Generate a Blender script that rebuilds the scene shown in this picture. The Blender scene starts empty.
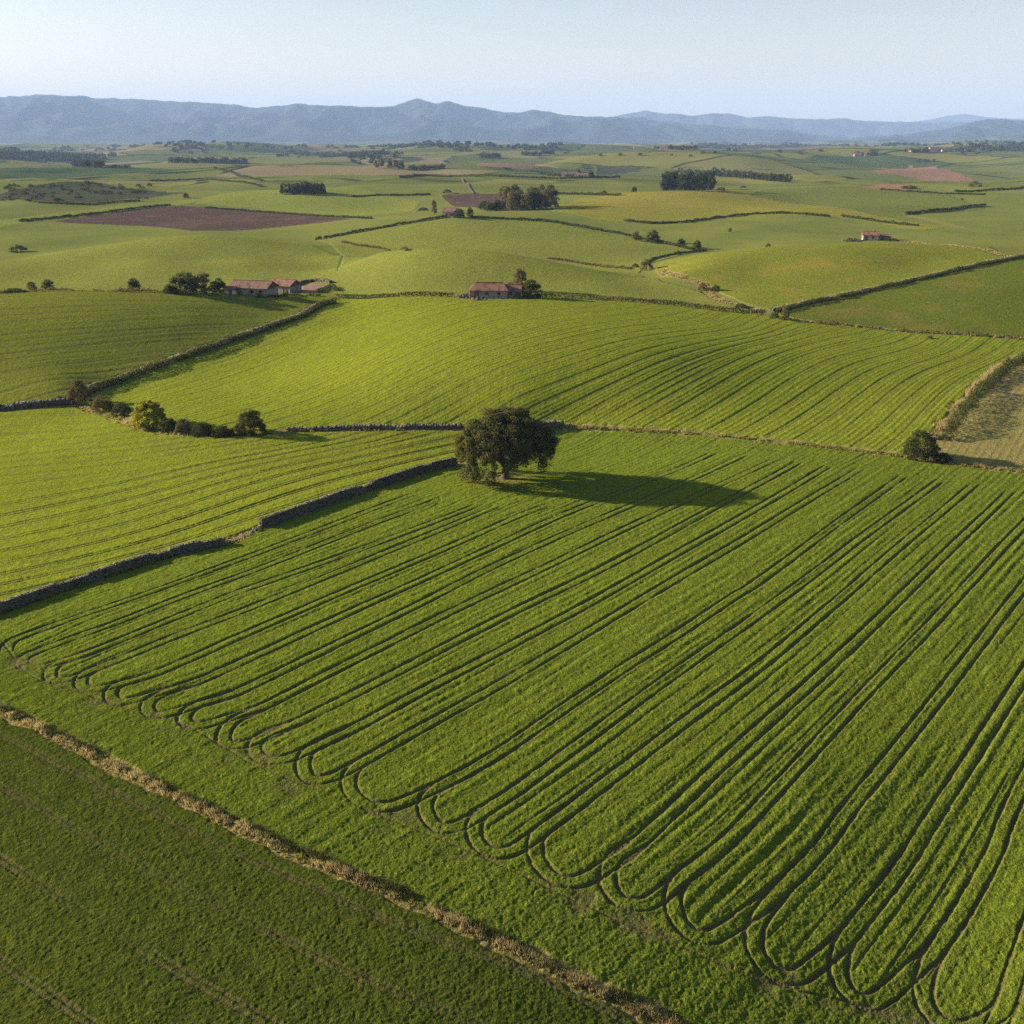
import bpy, math, random, time
import numpy as np
T0 = time.time()
rng = np.random.default_rng(7)
random.seed(7)
# ------------------------------------------------------------------ camera
CAM_H = 60.0
FPX = 1000.0
PITCH = math.atan(374.0 / 1000.0)
CP, SP = math.cos(PITCH), math.sin(PITCH)

def ray(u, v):
    a = (u - 512.0) / FPX; b = (512.0 - v) / FPX
    return a, CP + SP * b, -SP + CP * b        # x, y, z of the direction

def tanv(v):
    a, y, z = ray(512, v)
    return -z / y

# ------------------------------------------------------------------ noise
def _hash(ix, iy, seed):
    h = (ix.astype(np.int64) * 374761393 + iy.astype(np.int64) * 668265263 + seed * 974711) & 0x7fffffff
    h = (h ^ (h >> 13)) * 1274126177 & 0x7fffffff
    return ((h ^ (h >> 16)) & 0xffff) / 65535.0

def vnoise(x, y, seed=0):
    ix = np.floor(x); iy = np.floor(y)
    fx = x - ix; fy = y - iy
    fx = fx * fx * (3 - 2 * fx); fy = fy * fy * (3 - 2 * fy)
    a = _hash(ix, iy, seed); b = _hash(ix + 1, iy, seed)
    c = _hash(ix, iy + 1, seed); d = _hash(ix + 1, iy + 1, seed)
    return (a * (1 - fx) + b * fx) * (1 - fy) + (c * (1 - fx) + d * fx) * fy - 0.5

def fbm(x, y, octs=4, seed=0, gain=0.5):
    s = 0; a = 1.0
    for k in range(octs):
        c, sn = math.cos(k * 1.3), math.sin(k * 1.3)
        s = s + a * vnoise(x * c - y * sn + 17.3 * k, x * sn + y * c - 9.1 * k, seed + k * 31)
        a *= gain; x = x * 2.03; y = y * 2.03
    return s

def sstep(a, b, x):
    t = np.clip((x - a) / (b - a), 0, 1)
    return t * t * (3 - 2 * t)

# ------------------------------------------------------------------ terrain control points
ctrl = []                                    # (q, lnY, z)
def cz(u, v, z):
    dx, dy, dz = ray(u, v)
    t = (CAM_H - z) / -dz
    ctrl.append((dx / dy, math.log(t * dy), z))
def cy(u, v, Y):
    dx, dy, dz = ray(u, v)
    ctrl.append((dx / dy, math.log(Y), CAM_H + Y / dy * dz))
def cw(u, Y, z):
    ctrl.append(((u - 512.0) / 1000.0 / 1.03, math.log(Y), z))

for q in (-1.2, -.6, 0, .6, 1.2):
    ctrl.append((q, math.log(6), -q * 1.0)); ctrl.append((q, math.log(20), -q * 1.5))
for u, v, z in [(-200,1060,3.4),(512,1060,0),(1250,1060,-5.6),
    (0,1000,2.4),(512,1000,0),(1024,1000,-4.0),
    (-100,800,2.2),(250,800,1.3),(512,800,0),(800,800,-2.0),(1124,800,-4.6),
    (-100,620,.6),(200,620,.8),(512,620,0),(800,620,-1.5),(1124,620,-3.6),
    (-150,550,-3),(0,550,-1.6),(225,546,0),(370,550,.2),(512,550,.1),(768,550,-.5),(1024,550,-1.7),
    (-150,478,-6),(0,478,-3.6),(100,478,-2.6),(300,478,-.4),(512,478,0),(700,478,.1),(850,478,-.1),(1024,500,-1),(1200,500,-1.5),
    (-150,412,-4.5),(0,412,-3.4),(75,408,-2.4),(130,418,-1.4),(200,432,-.5),(320,430,0),(460,428,.2),(560,426,.4),(700,433,.4),(800,443,.2),(900,454,0),(1024,470,-.3),(1180,485,-1),
    (160,400,-.6),(250,400,.4),(330,400,2.0),(420,400,3.6),(520,400,4.2),(640,400,3.6),(760,400,2.4),(880,410,1.2),(980,420,1.2),(1024,400,1.5),(1180,400,1),
    (110,390,-1.6),(160,370,.3),(210,348,2.6),(270,328,5.2),(330,304,6.4),
    (300,360,2.6),(370,350,6.4),(450,350,9.4),(540,350,10.2),(650,350,9.2),(760,350,6.4),(860,350,4.5),(960,352,3.4),(1024,352,3.2),(1180,352,2.5),
    (350,320,6.8),(420,320,10.1),(500,320,11.3),(600,320,10.4),(700,325,8.2),(800,328,6.3),(900,335,4.7),
    (400,297,9.6),(455,296,10.4),(500,297,10.4),(560,297,9.8),(600,299,9.2),(650,302,8.6),(700,307,7.8),(770,313,7.2),(850,324,6),(940,333,5),(1024,338,4.4),(1180,345,4),
    (0,370,2),(0,350,4.8),(100,350,4.0),(0,320,9.4),(100,318,9.4),(190,318,8.3),(270,310,7.6),(0,293,11.6),(100,292,12),(190,293,10.8),(250,295,9.9),(300,299,8.6),(60,385,.5),
    (-150,370,2),(-150,330,7.5),(-150,296,11)]:
    cz(u, v, z)
for u, v, Y in [(-150,285,425),(-150,270,455),(0,285,430),(0,272,452),(0,262,496),(60,285,425),(100,285,418),(100,265,462),(100,246,533),(50,254,512),
    (150,262,456),(200,287,408),(200,262,470),(200,248,505),(200,235,548),(250,262,462),(250,283,405),(300,283,408),(300,262,474),(300,240,585),(150,239,540),(250,236,562),
    (340,286,392),(342,268,450),(345,256,486),
    (410,285,370),(430,270,390),(430,250.5,420),(380,253,446),(500,285,367),(500,270,385),(500,253.5,413),(550,285,367),(550,262.5,404),
    (600,287,364),(600,271,400),(650,290,366),(655,279.5,404),(700,297,356),
    (0,255,570),(0,245,620),(0,232,700),(0,224,765),(-150,250,600),(-150,225,760),(100,238,660),(100,230,710),(200,231,712),(200,220,800),(300,232,690),(300,224,755),
    (100,220,800),(0,215,850),(100,210,900),(200,210,905),(300,215,850),(345,217,820),(345,232,650),
    (200,200,1010),(200,196,1050),(300,192,1050),(400,204,985),(400,215,810),(420,195,1060),(250,202,990),
    (-150,205,950),(0,207,930),(60,207,935),(120,203,960),(20,195,1010),(60,188,1080),(100,184,1140),(60,180,1210),(0,184,1150),(150,196,1060),(-120,190,1080),
    (350,246,560),(400,240,575),(450,226,640),(450,217.5,690),(500,220,685),(520,240,570),(550,250,535),(550,235,605),(560,223,680),(630,262,500),(640,246,560),(640,238,610),(600,229,655),(700,250,555),
    (700,235,610),(700,222,700),(760,238,590),(620,222,705),
    (700,285,372),(740,297,350),(680,272,398),(700,262,422),(700,255,462),(760,290,362),(760,270,405),(760,248,474),(830,275,388),(870,260,420),(870,243,470),(820,245,474),(920,265,418),(930,245,488),(975,248,462),(900,280,378),
    (1024,310,325),(1024,285,362),(1024,256,440),(960,300,338),(960,270,400),(1180,300,345),(1180,255,440),(1024,246,500),(1180,245,520),
    (800,235,600),(800,222,700),(800,213,790),(870,230,640),(940,232,620),(900,222,710),(1024,232,610),(1024,220,700),(1180,225,660),
    (600,213,785),(680,222,720),(690,205,850),(690,190,1010),(600,198,985),(640,193,1005),(740,194,1000),(560,207,840),(560,195,1070),(500,205,900),(500,195,1040),(800,204,950),(860,208,850),(860,195,1010),(780,196,1010),
    (940,215,770),(1024,208,830),(940,202,920),(1024,195,1000),(900,187,1120),(820,187,1190),(1024,183,1290),(1180,200,950),(1180,183,1290),
    (450,190,1130),(350,186,1220),(550,187,1220),(250,184,1280),(650,184,1260)]:
    cy(u, v, Y)
# dips hidden behind the crests
for u, Y, z in [(0,385,5),(100,380,4.5),(190,375,5),(-150,385,5),(0,525,0),(100,605,.5),(200,640,3.5),(300,620,3.5),
    (345,495,6.5),(430,478,7.5),(500,465,7),(550,450,6.5),(640,425,7),(700,482,7.5),(760,522,7.5),(870,548,8),(690,1160,3),(60,1320,3),(300,1210,3),(975,530,8)]:
    cw(u, Y, z)
for u in (-250, -60, 130, 320, 512, 700, 890, 1080, 1280):
    for v, Y in ((176,1600),(166,2200),(158,3000),(152,4300),(148,6200),(145.3,8800)):
        cy(u, v, Y)
    cw(u, 13000, 10); cw(u, 30000, 20)
for q in (-1.25, -.9, .9, 1.25):
    for Y, z in ((60, -1.5*q),(110,-2*q),(200,-1),(280,5),(400,8),(550,5),(800,5),(1300,5),(2500,5),(6000,5),(20000,10)):
        ctrl.append((q, math.log(Y), z))
ctrl = np.array(ctrl)

def tps_fit(P, val, lam=1e-4):
    n = len(P); d = P[:, None, :] - P[None, :, :]
    r2 = (d ** 2).sum(-1) + 1e-12
    K = 0.5 * r2 * np.log(r2) + lam * np.eye(n)
    A = np.zeros((n + 3, n + 3)); A[:n, :n] = K
    A[:n, n] = 1; A[:n, n + 1:] = P; A[n, :n] = 1; A[n + 1:, :n] = P.T
    return np.linalg.solve(A, np.concatenate([val, [0, 0, 0]]))
def tps_eval(P, w, X):
    n = len(P); out = np.empty(len(X))
    for i in range(0, len(X), 40000):
        x = X[i:i + 40000]
        r2 = (x[:, None, 0] - P[None, :, 0]) ** 2 + (x[:, None, 1] - P[None, :, 1]) ** 2 + 1e-12
        out[i:i + 40000] = (0.5 * r2 * np.log(r2)) @ w[:n] + w[n] + x @ w[n + 1:]
    return out

GQ, GL = 521, 720
Q0, Q1, L0, L1 = -1.3, 1.3, math.log(5.0), math.log(40000.0)
_w = tps_fit(ctrl[:, :2], ctrl[:, 2], 2e-4)
_q = np.linspace(Q0, Q1, GQ); _l = np.linspace(L0, L1, GL)
_QQ, _LL = np.meshgrid(_q, _l)
ZG = tps_eval(ctrl[:, :2], _w, np.stack([_QQ.ravel(), _LL.ravel()], 1)).reshape(GL, GQ)

def _cr(t):
    t2 = t * t; t3 = t2 * t
    return (-.5*t3 + t2 - .5*t, 1.5*t3 - 2.5*t2 + 1, -1.5*t3 + 2*t2 + .5*t, .5*t3 - .5*t2)
def zfun(X, Y):
    X = np.asarray(X, float); Y = np.maximum(np.asarray(Y, float), 5.2)
    fq = (np.clip(X / Y, Q0 + .01, Q1 - .01) - Q0) / (Q1 - Q0) * (GQ - 1)
    fl = (np.clip(np.log(Y), L0 + .02, L1 - .05) - L0) / (L1 - L0) * (GL - 1)
    iq = np.clip(fq.astype(int), 1, GQ - 3); il = np.clip(fl.astype(int), 1, GL - 3)
    a = _cr(fq - iq); b = _cr(fl - il)
    z = 0
    for j in range(4):
        row = 0
        for i in range(4):
            row = row + a[i] * ZG[il + j - 1, iq + i - 1]
        z = z + b[j] * row
    z = z + 0.35 * fbm(X / 38.0, Y / 38.0, 2, 3) * sstep(30, 90, Y)
    z = z + sstep(480, 620, Y) * (1 - sstep(1500, 2500, Y)) * (2.2 + .0042 * Y) * fbm(X / 150.0, Y / 190.0, 2, 19)
    A = sstep(1050, 2200, Y) * (np.minimum(0.0108 * Y, 33) - 9 * sstep(4500, 8000, Y))
    z = z + A * 2.0 * fbm(X / 560.0 + 3.3, Y / 640.0, 3, 11, .42)
    return z
def z1(x, y):
    return float(zfun(np.array([x]), np.array([y]))[0])

_tt = np.exp(np.linspace(math.log(38), math.log(15000), 2600))
def hit(u, v, dz_off=0.0):
    """world point where the view ray of a pixel first meets the terrain"""
    dx, dy, dz = ray(u, v)
    x = _tt * dx / dy; y = _tt; z = CAM_H + _tt * dz / dy
    g = z - zfun(x, y) - dz_off
    k = np.nonzero(g < 0)[0]
    if len(k) == 0:
        Y = 14000.0
        return np.array([Y * dx / dy, Y])
    k = k[0]
    if k == 0: return np.array([x[0], y[0]])
    f = g[k - 1] / (g[k - 1] - g[k])
    Y = _tt[k - 1] + f * (_tt[k] - _tt[k - 1])
    return np.array([Y * dx / dy, Y])
def pxm(x, y):
    """pixels per metre at a world spot (seen from the camera)"""
    d = y * CP + (CAM_H - z1(x, y)) * SP
    return FPX / d
def wq(u, Y):
    return np.array([(u - 512.0) / 1030.0 * Y, Y])
def P(p):
    return wq(p[1], p[2]) if p[0] == 'w' else hit(p[0], p[1])
def path(pts, step=None):
    w = [P(p) for p in pts]
    if step is None: return np.array(w)
    return resample(catmull(np.array(w)), step)
def catmull(W, n=8):
    if len(W) < 3: return W
    A = np.vstack([2 * W[0] - W[1], W, 2 * W[-1] - W[-2]])
    out = []
    for i in range(1, len(A) - 2):
        for t in np.linspace(0, 1, n, endpoint=False):
            c = _cr(np.array(t)); out.append(c[0]*A[i-1] + c[1]*A[i] + c[2]*A[i+1] + c[3]*A[i+2])
    out.append(W[-1])
    return np.array(out)
def resample(W, step):
    d = np.concatenate([[0], np.cumsum(np.hypot(*(W[1:] - W[:-1]).T))])
    n = max(2, int(d[-1] / step) + 1)
    s = np.linspace(0, d[-1], n)
    return np.stack([np.interp(s, d, W[:, 0]), np.interp(s, d, W[:, 1])], 1)
# ------------------------------------------------------------------ field outlines (picture corners dropped onto the terrain; 'w' = direction + distance)
W = lambda u, Y: ('w', u, Y)
strip_px = [(0, 710), (95, 757), (200, 809), (290, 852), (390, 893), (500, 944), (590, 988), (680, 1030)]
strip = path(strip_px)
_d0 = strip[0] - strip[1]; _d0 /= np.hypot(*_d0)
_d1 = strip[-1] - strip[-2]; _d1 /= np.hypot(*_d1)
strip = np.vstack([strip[0] + _d0 * 60, strip, strip[-1] + _d1 * 45])

def ext(a, b, d):                    # prolong a line beyond the frame
    v = (a - b) / np.hypot(*(a - b)); return a + v * d

wall_main_a = path([(0, 613), (60, 592), (120, 572), (170, 556), (225, 545)])
wall_main_b = path([(262, 528), (310, 511), (370, 490), (425, 472), (456, 465)])
wall_main_a = np.vstack([ext(wall_main_a[0], wall_main_a[1], 35), wall_main_a])
near_hedge = path([(-60, 404), (0, 411), (40, 407), (74, 404)])
lane_line = path([(74, 404), (104, 413), (135, 426), (165, 433), (205, 436), (250, 435), (300, 431), (380, 429), (460, 428), (560, 426), (630, 430), (700, 434), (800, 444), (900, 456), (960, 465), (1024, 472), (1090, 479)])
wall_valley = path([(78, 397), (100, 386), (150, 369), (200, 351), (250, 334), (300, 317), (334, 303)])
mid_wall = path([(334, 297.5), (395, 297), (455, 297), (475, 299), (520, 299), (560, 298), (620, 301), (680, 306), (730, 312), (767, 315)])
right_wall = path([(773, 312), (800, 305), (850, 295), (900, 284), (950, 272), (1000, 261), (1040, 254)])
right_verge = path([(790, 320), (850, 326), (920, 333), (1024, 339), (1120, 346)])
far_right_wall = path([(941, 440), (952, 425), (968, 405), (985, 385), (1003, 370), (1024, 360), (1060, 350)])

FIELDS = []
def field(label, pts, mat, rows=None):
    FIELDS.append(dict(label=label, poly=np.array([P(p) if len(p) < 4 and not isinstance(p, np.ndarray) else p for p in pts]), mat=mat, rows=rows))
def arr(a): return [x for x in a]

field('dull brown scrubby hillside far to the left, below a row of distant trees', [(-60,203),(0,194),(30,186),(60,182),(100,183),(125,188),(160,192),(185,193),(165,196),(120,200),(95,205),(60,204),(20,200)], 'scrub')
field('pale green strip of field sloping above the ploughed brown field', [(-60,229),(0,221),(60,213),(150,203),(195,199),(205,200),(180,206),(120,211),(55,220),(0,228)], 'pale')
field('rounded bright green rise with a dark copse along its crest', [(195,204),(205,198),W(240,1090),W(300,1150),W(350,1130),(420,202),(410,212),(350,217),(260,209)], 'pale')
field('bare ploughed brown field in the left distance', [(52,222),(90,216),(130,211),(180,206),(220,208),(260,211),(300,215),(352,219),(330,222),(290,226),(235,231),(190,231),(140,226)], 'plough')
field('small purple brown ploughed patch beside the tree belt', [(440,196),(455,193.5),(505,195),(530,197),(535,210),(500,211),(455,207)], 'plough')
field('wide yellow green hill below the square dark grove', [(552,211),(560,204),(580,199),W(600,1000),W(640,1060),W(690,1110),W(740,1060),(770,200),(800,205),(870,214),(945,228),(925,230),(885,224),(830,216),(740,215.5),(700,222),(650,224),(600,220)], 'yellow')
field('deep green field rising right of the yellow hill', [(748,196),W(760,1140),W(820,1250),W(900,1250),(960,200),(985,209),(905,216),(880,218),(800,204)], 'deep')
field('dusty red bare field on the far right rise', [(868,173),(908,168),(935,168),(962,176),(975,180),(958,182),(915,178)], 'redsoil')
field('small rusty bare patch on the far right slope', [(861,187),(882,184),(912,185),(900,191),(880,190)], 'redsoil')
field('thin tan field in the centre distance', [(476,167),(498,163),(545,165),(560,168),(525,170)], 'redsoil')
field('dim brown field behind the square dark grove', [(596,167),(630,167),(650,169),(620,174),(596,175)], 'scrub')
field('long sloping green field below the small pink farmhouse', [(318,240),(360,230),(400,224),(445,219),(500,219),(560,224),(600,233),(650,243),(700,250),(655,262),W(640,425),W(550,462),W(430,475),W(345,485),(330,243)], 'green')
field('green rounded hill behind the long stone barn', [(332,296.5),(335,288),(338,272),W(343,480),W(430,470),W(500,450),W(550,440),W(640,420),(662,282),(700,292),(735,306),(762,313),(730,311),(680,305),(620,300.5),(560,297.5),(455,296.5),(395,296.5)], 'green')
field('smooth green hill with the tan roofed farm on its crest', [(655,270),(680,258),W(700,470),W(760,510),W(830,540),W(870,535),W(930,530),W(975,500),(1010,259),(950,271),(900,283),(850,294),(800,304),(772,311),(745,304),(716,290),(700,284),(668,277)], 'warm')
field('darker olive field between the right wall and the tan verge', [W(1400,520),W(1200,480),(1040,255),(1000,262),(950,273),(900,285),(850,296),(800,306),(776,314),(800,320),(850,325),(920,332),(1024,338),(1120,345),W(1400,290)], 'olive', 'far')
field('broad green hill behind the row of old barns', [W(-500,395),W(330,388),(338,288),(338,268),W(342,486),W(300,600),W(200,640),W(100,600),W(0,520),W(-500,470)], 'green')
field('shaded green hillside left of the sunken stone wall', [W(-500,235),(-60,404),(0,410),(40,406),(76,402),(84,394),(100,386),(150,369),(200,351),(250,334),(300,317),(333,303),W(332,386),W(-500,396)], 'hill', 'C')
field('bright green rounded hill with curving tramlines in the middle distance', arr(wall_valley[::-1]) + arr(lane_line[:-1]) + arr(far_right_wall) + [W(1400,240), W(1400,285)] + arr(right_verge[::-1]) + arr(mid_wall[::-1]), 'bright', 'B')
field('dry brownish green corner field beyond the leaning hedge', arr(far_right_wall) + [W(1400,240), W(1400,175)] + arr(lane_line[-1:-5:-1]), 'stubble', 'R')
field('lit green field behind the near stone wall', [W(-600,110)] + arr(wall_main_a) + arr(wall_main_b) + [hit(535,434)] + arr(lane_line[9::-1]) + [hit(0,411), W(-600,235)], 'bright', 'L')
field('large green cereal field with paired tramlines around the lone tree', [W(-600,110)] + arr(wall_main_a) + arr(wall_main_b) + [hit(535,434)] + arr(lane_line[10:]) + [W(1500,180), W(1500,18)] + arr(strip[::-1]), 'main', 'M')
field('darker green field in the near left corner', arr(strip) + [np.array([70.0, 6.0]), np.array([-180.0, 6.0]), np.array([-180.0, 90.0])], 'near', 'K')

# ------------------------------------------------------------------ tramlines of the big field
S = [
 [(6,657),(10,645),(25,637),(75,619),(135,599),(256,555),(340,523),(400,500),(420,494)],
 [(100,631),(175,601),(256,571),(360,530),(443,499)],
 [(70,663),(110,646),(217,602),(256,587),(370,547),(481,505)],
 [(92,672),(110,665),(180,636),(256,607),(380,556),(500,506)],
 [(115,687),(150,677),(200,656),(256,631),(384,576),(512,520),(552,505)],
 [(162,695),(200,682),(256,657),(380,600),(512,539),(607,498),(655,479),(717,452)],
 [(200,706),(225,699),(256,685),(400,615),(512,559),(647,500),(746,455)],
 [(228,721),(256,712),(370,654),(512,584),(685,502),(778,459)],
 [(262,743),(300,723),(400,672),(512,614),(640,550),(768,480),(800,462)],
 [(323,746),(360,727),(420,694),(512,646),(640,576),(768,503),(830,466)],
 [(353,770),(400,742),(512,679),(640,602),(768,526),(862,469)],
 [(441,788),(480,766),(512,746),(620,672),(731,600),(768,576),(905,476)],
 [(475,816),(512,795),(600,730),(690,664),(768,609),(942,480)],
 [(537,836),(577,806),(680,727),(768,661),(840,600),(976,484)],
 [(604,867),(627,855),(685,800),(768,723),(900,600),(1013,490)],
 [(667,888),(717,852),(765,803),(860,700),(955,600),(1024,526),(1060,490)],
 [(752,917),(815,856),(855,803),(940,697),(1014,600),(1060,545),(1110,490)],
 [(828,960),(870,910),(910,856),(943,803),(1024,677),(1090,580),(1160,500)],
 [(918,975),(960,915),(993,856),(1017,797),(1090,665),(1200,520)],
 [(990,1040),(1008,1000),(1022,955),(1060,860),(1150,690)]]
LOOP = {   # rounded end of the land between line k and line k+1 : points from line k down round to line k+1
 1:[(60,648),(36,656),(31,661),(38,667),(55,667)], 2:[(85,657),(62,667),(58,673),(65,679),(80,677)],
 3:[(110,666),(93,674),(89,680),(96,688),(108,689)], 4:[(140,680),(122,688),(119,694),(125,700),(145,700)],
 5:[(185,687),(160,700),(156,707),(162,713),(185,711)], 6:[(225,698),(200,709),(193,717),(198,724),(215,725)],
 7:[(262,708),(242,722),(232,733),(238,744),(252,746)], 8:[(290,727),(268,739),(262,748),(266,756),(284,757),(306,752)],
 9:[(348,733),(320,750),(311,762),(312,772),(323,778),(340,777)], 10:[(390,750),(363,770),(356,784),(362,795),(388,804),(415,800)],
 11:[(465,775),(440,795),(433,807),(438,820),(452,825),(466,821)], 12:[(505,800),(486,820),(482,832),(487,845),(506,849),(524,844)],
 13:[(568,815),(548,836),(543,850),(550,868),(574,878),(596,871)], 14:[(650,834),(622,862),(616,880),(620,895),(642,900),(658,893)],
 15:[(718,853),(688,884),(681,902),(688,924),(707,932),(734,928)], 16:[(795,882),(770,920),(762,940),(768,962),(790,972),(812,969)],
 17:[(880,900),(852,950),(847,970),(850,986),(868,996),(892,994)], 18:[(960,917),(938,970),(932,995),(936,1012),(958,1024),(980,1036)]}
HEAD = [[(0,640),(30,676),(70,690),(120,707),(180,724),(230,752),(263,770),(343,801),(406,827),(466,851),(512,872),(607,917),(690,952),(768,984),(880,1012),(1000,1042)],
        [(552,441),(590,437),(640,438),(700,446),(770,451),(845,463),(930,473),(1024,487)],
        [(425,512),(440,502),(430,494),(385,498)], [(560,508),(610,506)]]
RX0, RX1, RY0, RY1, RS = -125.0, 135.0, 36.0, 236.0, 0.12
RW, RH = int((RX1 - RX0) / RS), int((RY1 - RY0) / RS)
RAST = np.full((RH, RW), 2.0, np.float32)
def stamp(W, width=1.0, off=0.0):
    W = resample(catmull(W), 0.12)
    t = np.gradient(W, axis=0); t /= np.hypot(t[:, 0], t[:, 1])[:, None] + 1e-9
    W = W + np.stack([-t[:, 1], t[:, 0]], 1) * off
    e_ = np.minimum(np.arange(len(W)), np.arange(len(W))[::-1]) * .12
    width = (width * (.25 + .75 * sstep(0, 3.2, e_)))[:, None, None]
    r = 8; k = np.arange(-r, r + 1)
    cx = ((W[:, 0] - RX0) / RS); cy_ = ((W[:, 1] - RY0) / RS)
    ix = np.round(cx).astype(int)[:, None, None] + k[None, None, :]; iy = np.round(cy_).astype(int)[:, None, None] + k[None, :, None]
    d = np.hypot(ix - cx[:, None, None], iy - cy_[:, None, None]) * RS / width
    ix = np.broadcast_to(ix, d.shape); iy = np.broadcast_to(iy, d.shape)
    ok = (ix >= 0) & (ix < RW) & (iy >= 0) & (iy < RH)
    np.minimum.at(RAST, (iy[ok], ix[ok]), d[ok].astype(np.float32))
for k, s in enumerate(S):
    w_ = path(s)
    stamp(w_, 1.0, 0.74); stamp(w_, 1.0, -0.74)
def side_of(s, off):
    W = resample(catmull(path(s)), .25); t = np.gradient(W, axis=0); t /= np.hypot(t[:, 0], t[:, 1])[:, None] + 1e-9
    return W + np.stack([-t[:, 1], t[:, 0]], 1) * off
for k, l in LOOP.items():
    w_ = path(l); A_, B_ = side_of(S[k], -.74), side_of(S[k + 1], .74)
    a_, b_ = (36, 22), (14, 26)
    if k < 8: a_, b_ = (30, 18), (20, 34)
    w_ = resample(catmull(np.vstack([A_[list(a_)], w_[1:-1], B_[list(b_)]])), .25)
    for _ in range(9): w_[1:-1] = (w_[:-2] + w_[1:-1] + w_[2:]) / 3
    w_ = w_[::6]
    stamp(w_, 1.0, 0.0); stamp(w_, .9, -1.45)
for h_ in HEAD:
    w_ = path(h_); stamp(w_, .62, 0.0)
def rast(x, y):
    ix = (x - RX0) / RS; iy = (y - RY0) / RS
    i0 = np.clip(np.floor(ix).astype(int), 0, RW - 2); j0 = np.clip(np.floor(iy).astype(int), 0, RH - 2)
    fx = np.clip(ix - i0, 0, 1); fy = np.clip(iy - j0, 0, 1)
    return (RAST[j0, i0] * (1 - fx) + RAST[j0, i0 + 1] * fx) * (1 - fy) + (RAST[j0 + 1, i0] * (1 - fx) + RAST[j0 + 1, i0 + 1] * fx) * fy

# ------------------------------------------------------------------ row directions of the other fields
ROWS = {
 'M': [(k, s) for k, s in enumerate(S)],
 'B': [(-8,[(340,343),(290,362),(232,386)]),(-3,[(340,396),(400,368),(480,333),(540,314)]),(0,[(340,427),(383,409),(423,389),(473,363),(552,340),(615,325),(680,318)]),
       (3,[(430,424),(460,409),(526,376),(592,356),(680,336),(740,327)]),(5,[(490,424),(519,409),(600,375),(680,345),(760,331)]),(7,[(550,422),(579,409),(625,386),(680,363),(760,338)]),
       (10,[(640,420),(680,398),(754,354),(821,334)]),(13,[(735,430),(771,408),(848,364),(915,346)]),(16,[(820,436),(858,408),(908,371),(965,353)]),(18,[(885,440),(915,408),(949,378),(1009,349)]),
       (-14,[(330,310),(280,332),(220,355)])],
 'L': [(0,[(0,584),(125,562),(256,510),(380,478),(456,452)]),(3,[(0,546),(128,521),(256,477),(381,447),(450,437)]),(7,[(0,502),(128,478),(256,447),(350,436)]),
       (12,[(0,460),(100,450),(200,444),(256,439)]),(16,[(0,430),(60,428),(110,428)]),(-3,[(0,612),(100,580)])],
 'C': [(0,[(0,385),(100,372),(180,352)]),(7,[(0,345),(130,335),(255,324)]),(12,[(0,315),(130,312),(290,310)]),(16,[(0,297),(150,295),(250,298)])],
 'R': [(0,[(980,444),(1008,401)]),(3,[(1003,448),(1024,415)]),(-3,[(958,436),(990,396)])],
 'K': [(0,[(0,757),(176,852),(360,933),(480,984)]),(1,[(10,824),(141,901),(316,1006)]),(2,[(0,915),(134,1003)]),(-1,[(0,716),(200,815),(390,900)])],
}
ROWFIT = {}
for k, L in ROWS.items():
    pts, val = [], []
    for s, pl in L:
        w_ = resample(path(pl), 12.0)
        pts.append(w_); val += [s] * len(w_)
    pts = np.vstack(pts); c = pts.mean(0); sc = pts.std()
    ROWFIT[k] = (c, sc, (pts - c) / sc, tps_fit((pts - c) / sc, np.array(val, float), 3e-2))
def rowval(k, x, y):
    """row index and metres per row, from a coarse lattice"""
    c, sc, Pn, w = ROWFIT[k]
    x0, x1, y0, y1 = x.min() - 2, x.max() + 2, y.min() - 2, y.max() + 2
    nx, ny = 160, 160
    gx = np.linspace(x0, x1, nx); gy = np.linspace(y0, y1, ny)
    A, B = np.meshgrid(gx, gy)
    V = tps_eval(Pn, w, (np.stack([A.ravel(), B.ravel()], 1) - c) / sc).reshape(ny, nx)
    gyv, gxv = np.gradient(V, gy, gx); G = np.hypot(gxv, gyv)
    fx = (x - x0) / (x1 - x0) * (nx - 1); fy = (y - y0) / (y1 - y0) * (ny - 1)
    ix = np.clip(fx.astype(int), 1, nx - 3); iy = np.clip(fy.astype(int), 1, ny - 3)
    a = _cr(fx - ix); b = _cr(fy - iy)
    v = 0; g = 0
    for j in range(4):
        for i in range(4):
            v = v + a[i] * b[j] * V[iy + j - 1, ix + i - 1]; g = g + a[i] * b[j] * G[iy + j - 1, ix + i - 1]
    return v, np.maximum(g, 1e-3)

# ------------------------------------------------------------------ the ground lattice
def _rows():
    Y = [6.0]
    while Y[-1] < 46: Y.append(Y[-1] * 1.045)
    while Y[-1] < 34000:
        y = Y[-1]
        if y < 105: d = y * y / 60000 * 1.15
        elif y < 200: d = max(y * y / 60000 / 1.9, .18)
        elif y < 520: d = min(y * y / 60000 / 2.6, 1.1)
        elif y < 1400: d = y * y / 60000 / 2.6
        else: d = min(y * y / 110000, .016 * y)
        Y.append(y + max(d, .05))
    return np.array(Y)
YR = _rows()
qi = np.arange(-.70, .7001, .00125)
qo = .70 + np.cumsum(np.linspace(.003, .025, 36))
QC = np.concatenate([-qo[::-1], qi, qo])
QC = QC[np.abs(QC) < 1.25]
NR, NC = len(YR), len(QC)
GX = (QC[None, :] * YR[:, None]); GY = np.repeat(YR[:, None], NC, 1)
x = GX.ravel(); y = GY.ravel()
z = zfun(x, y)
print('lattice', NR, NC, NR * NC, round(time.time() - T0, 1))

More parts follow.
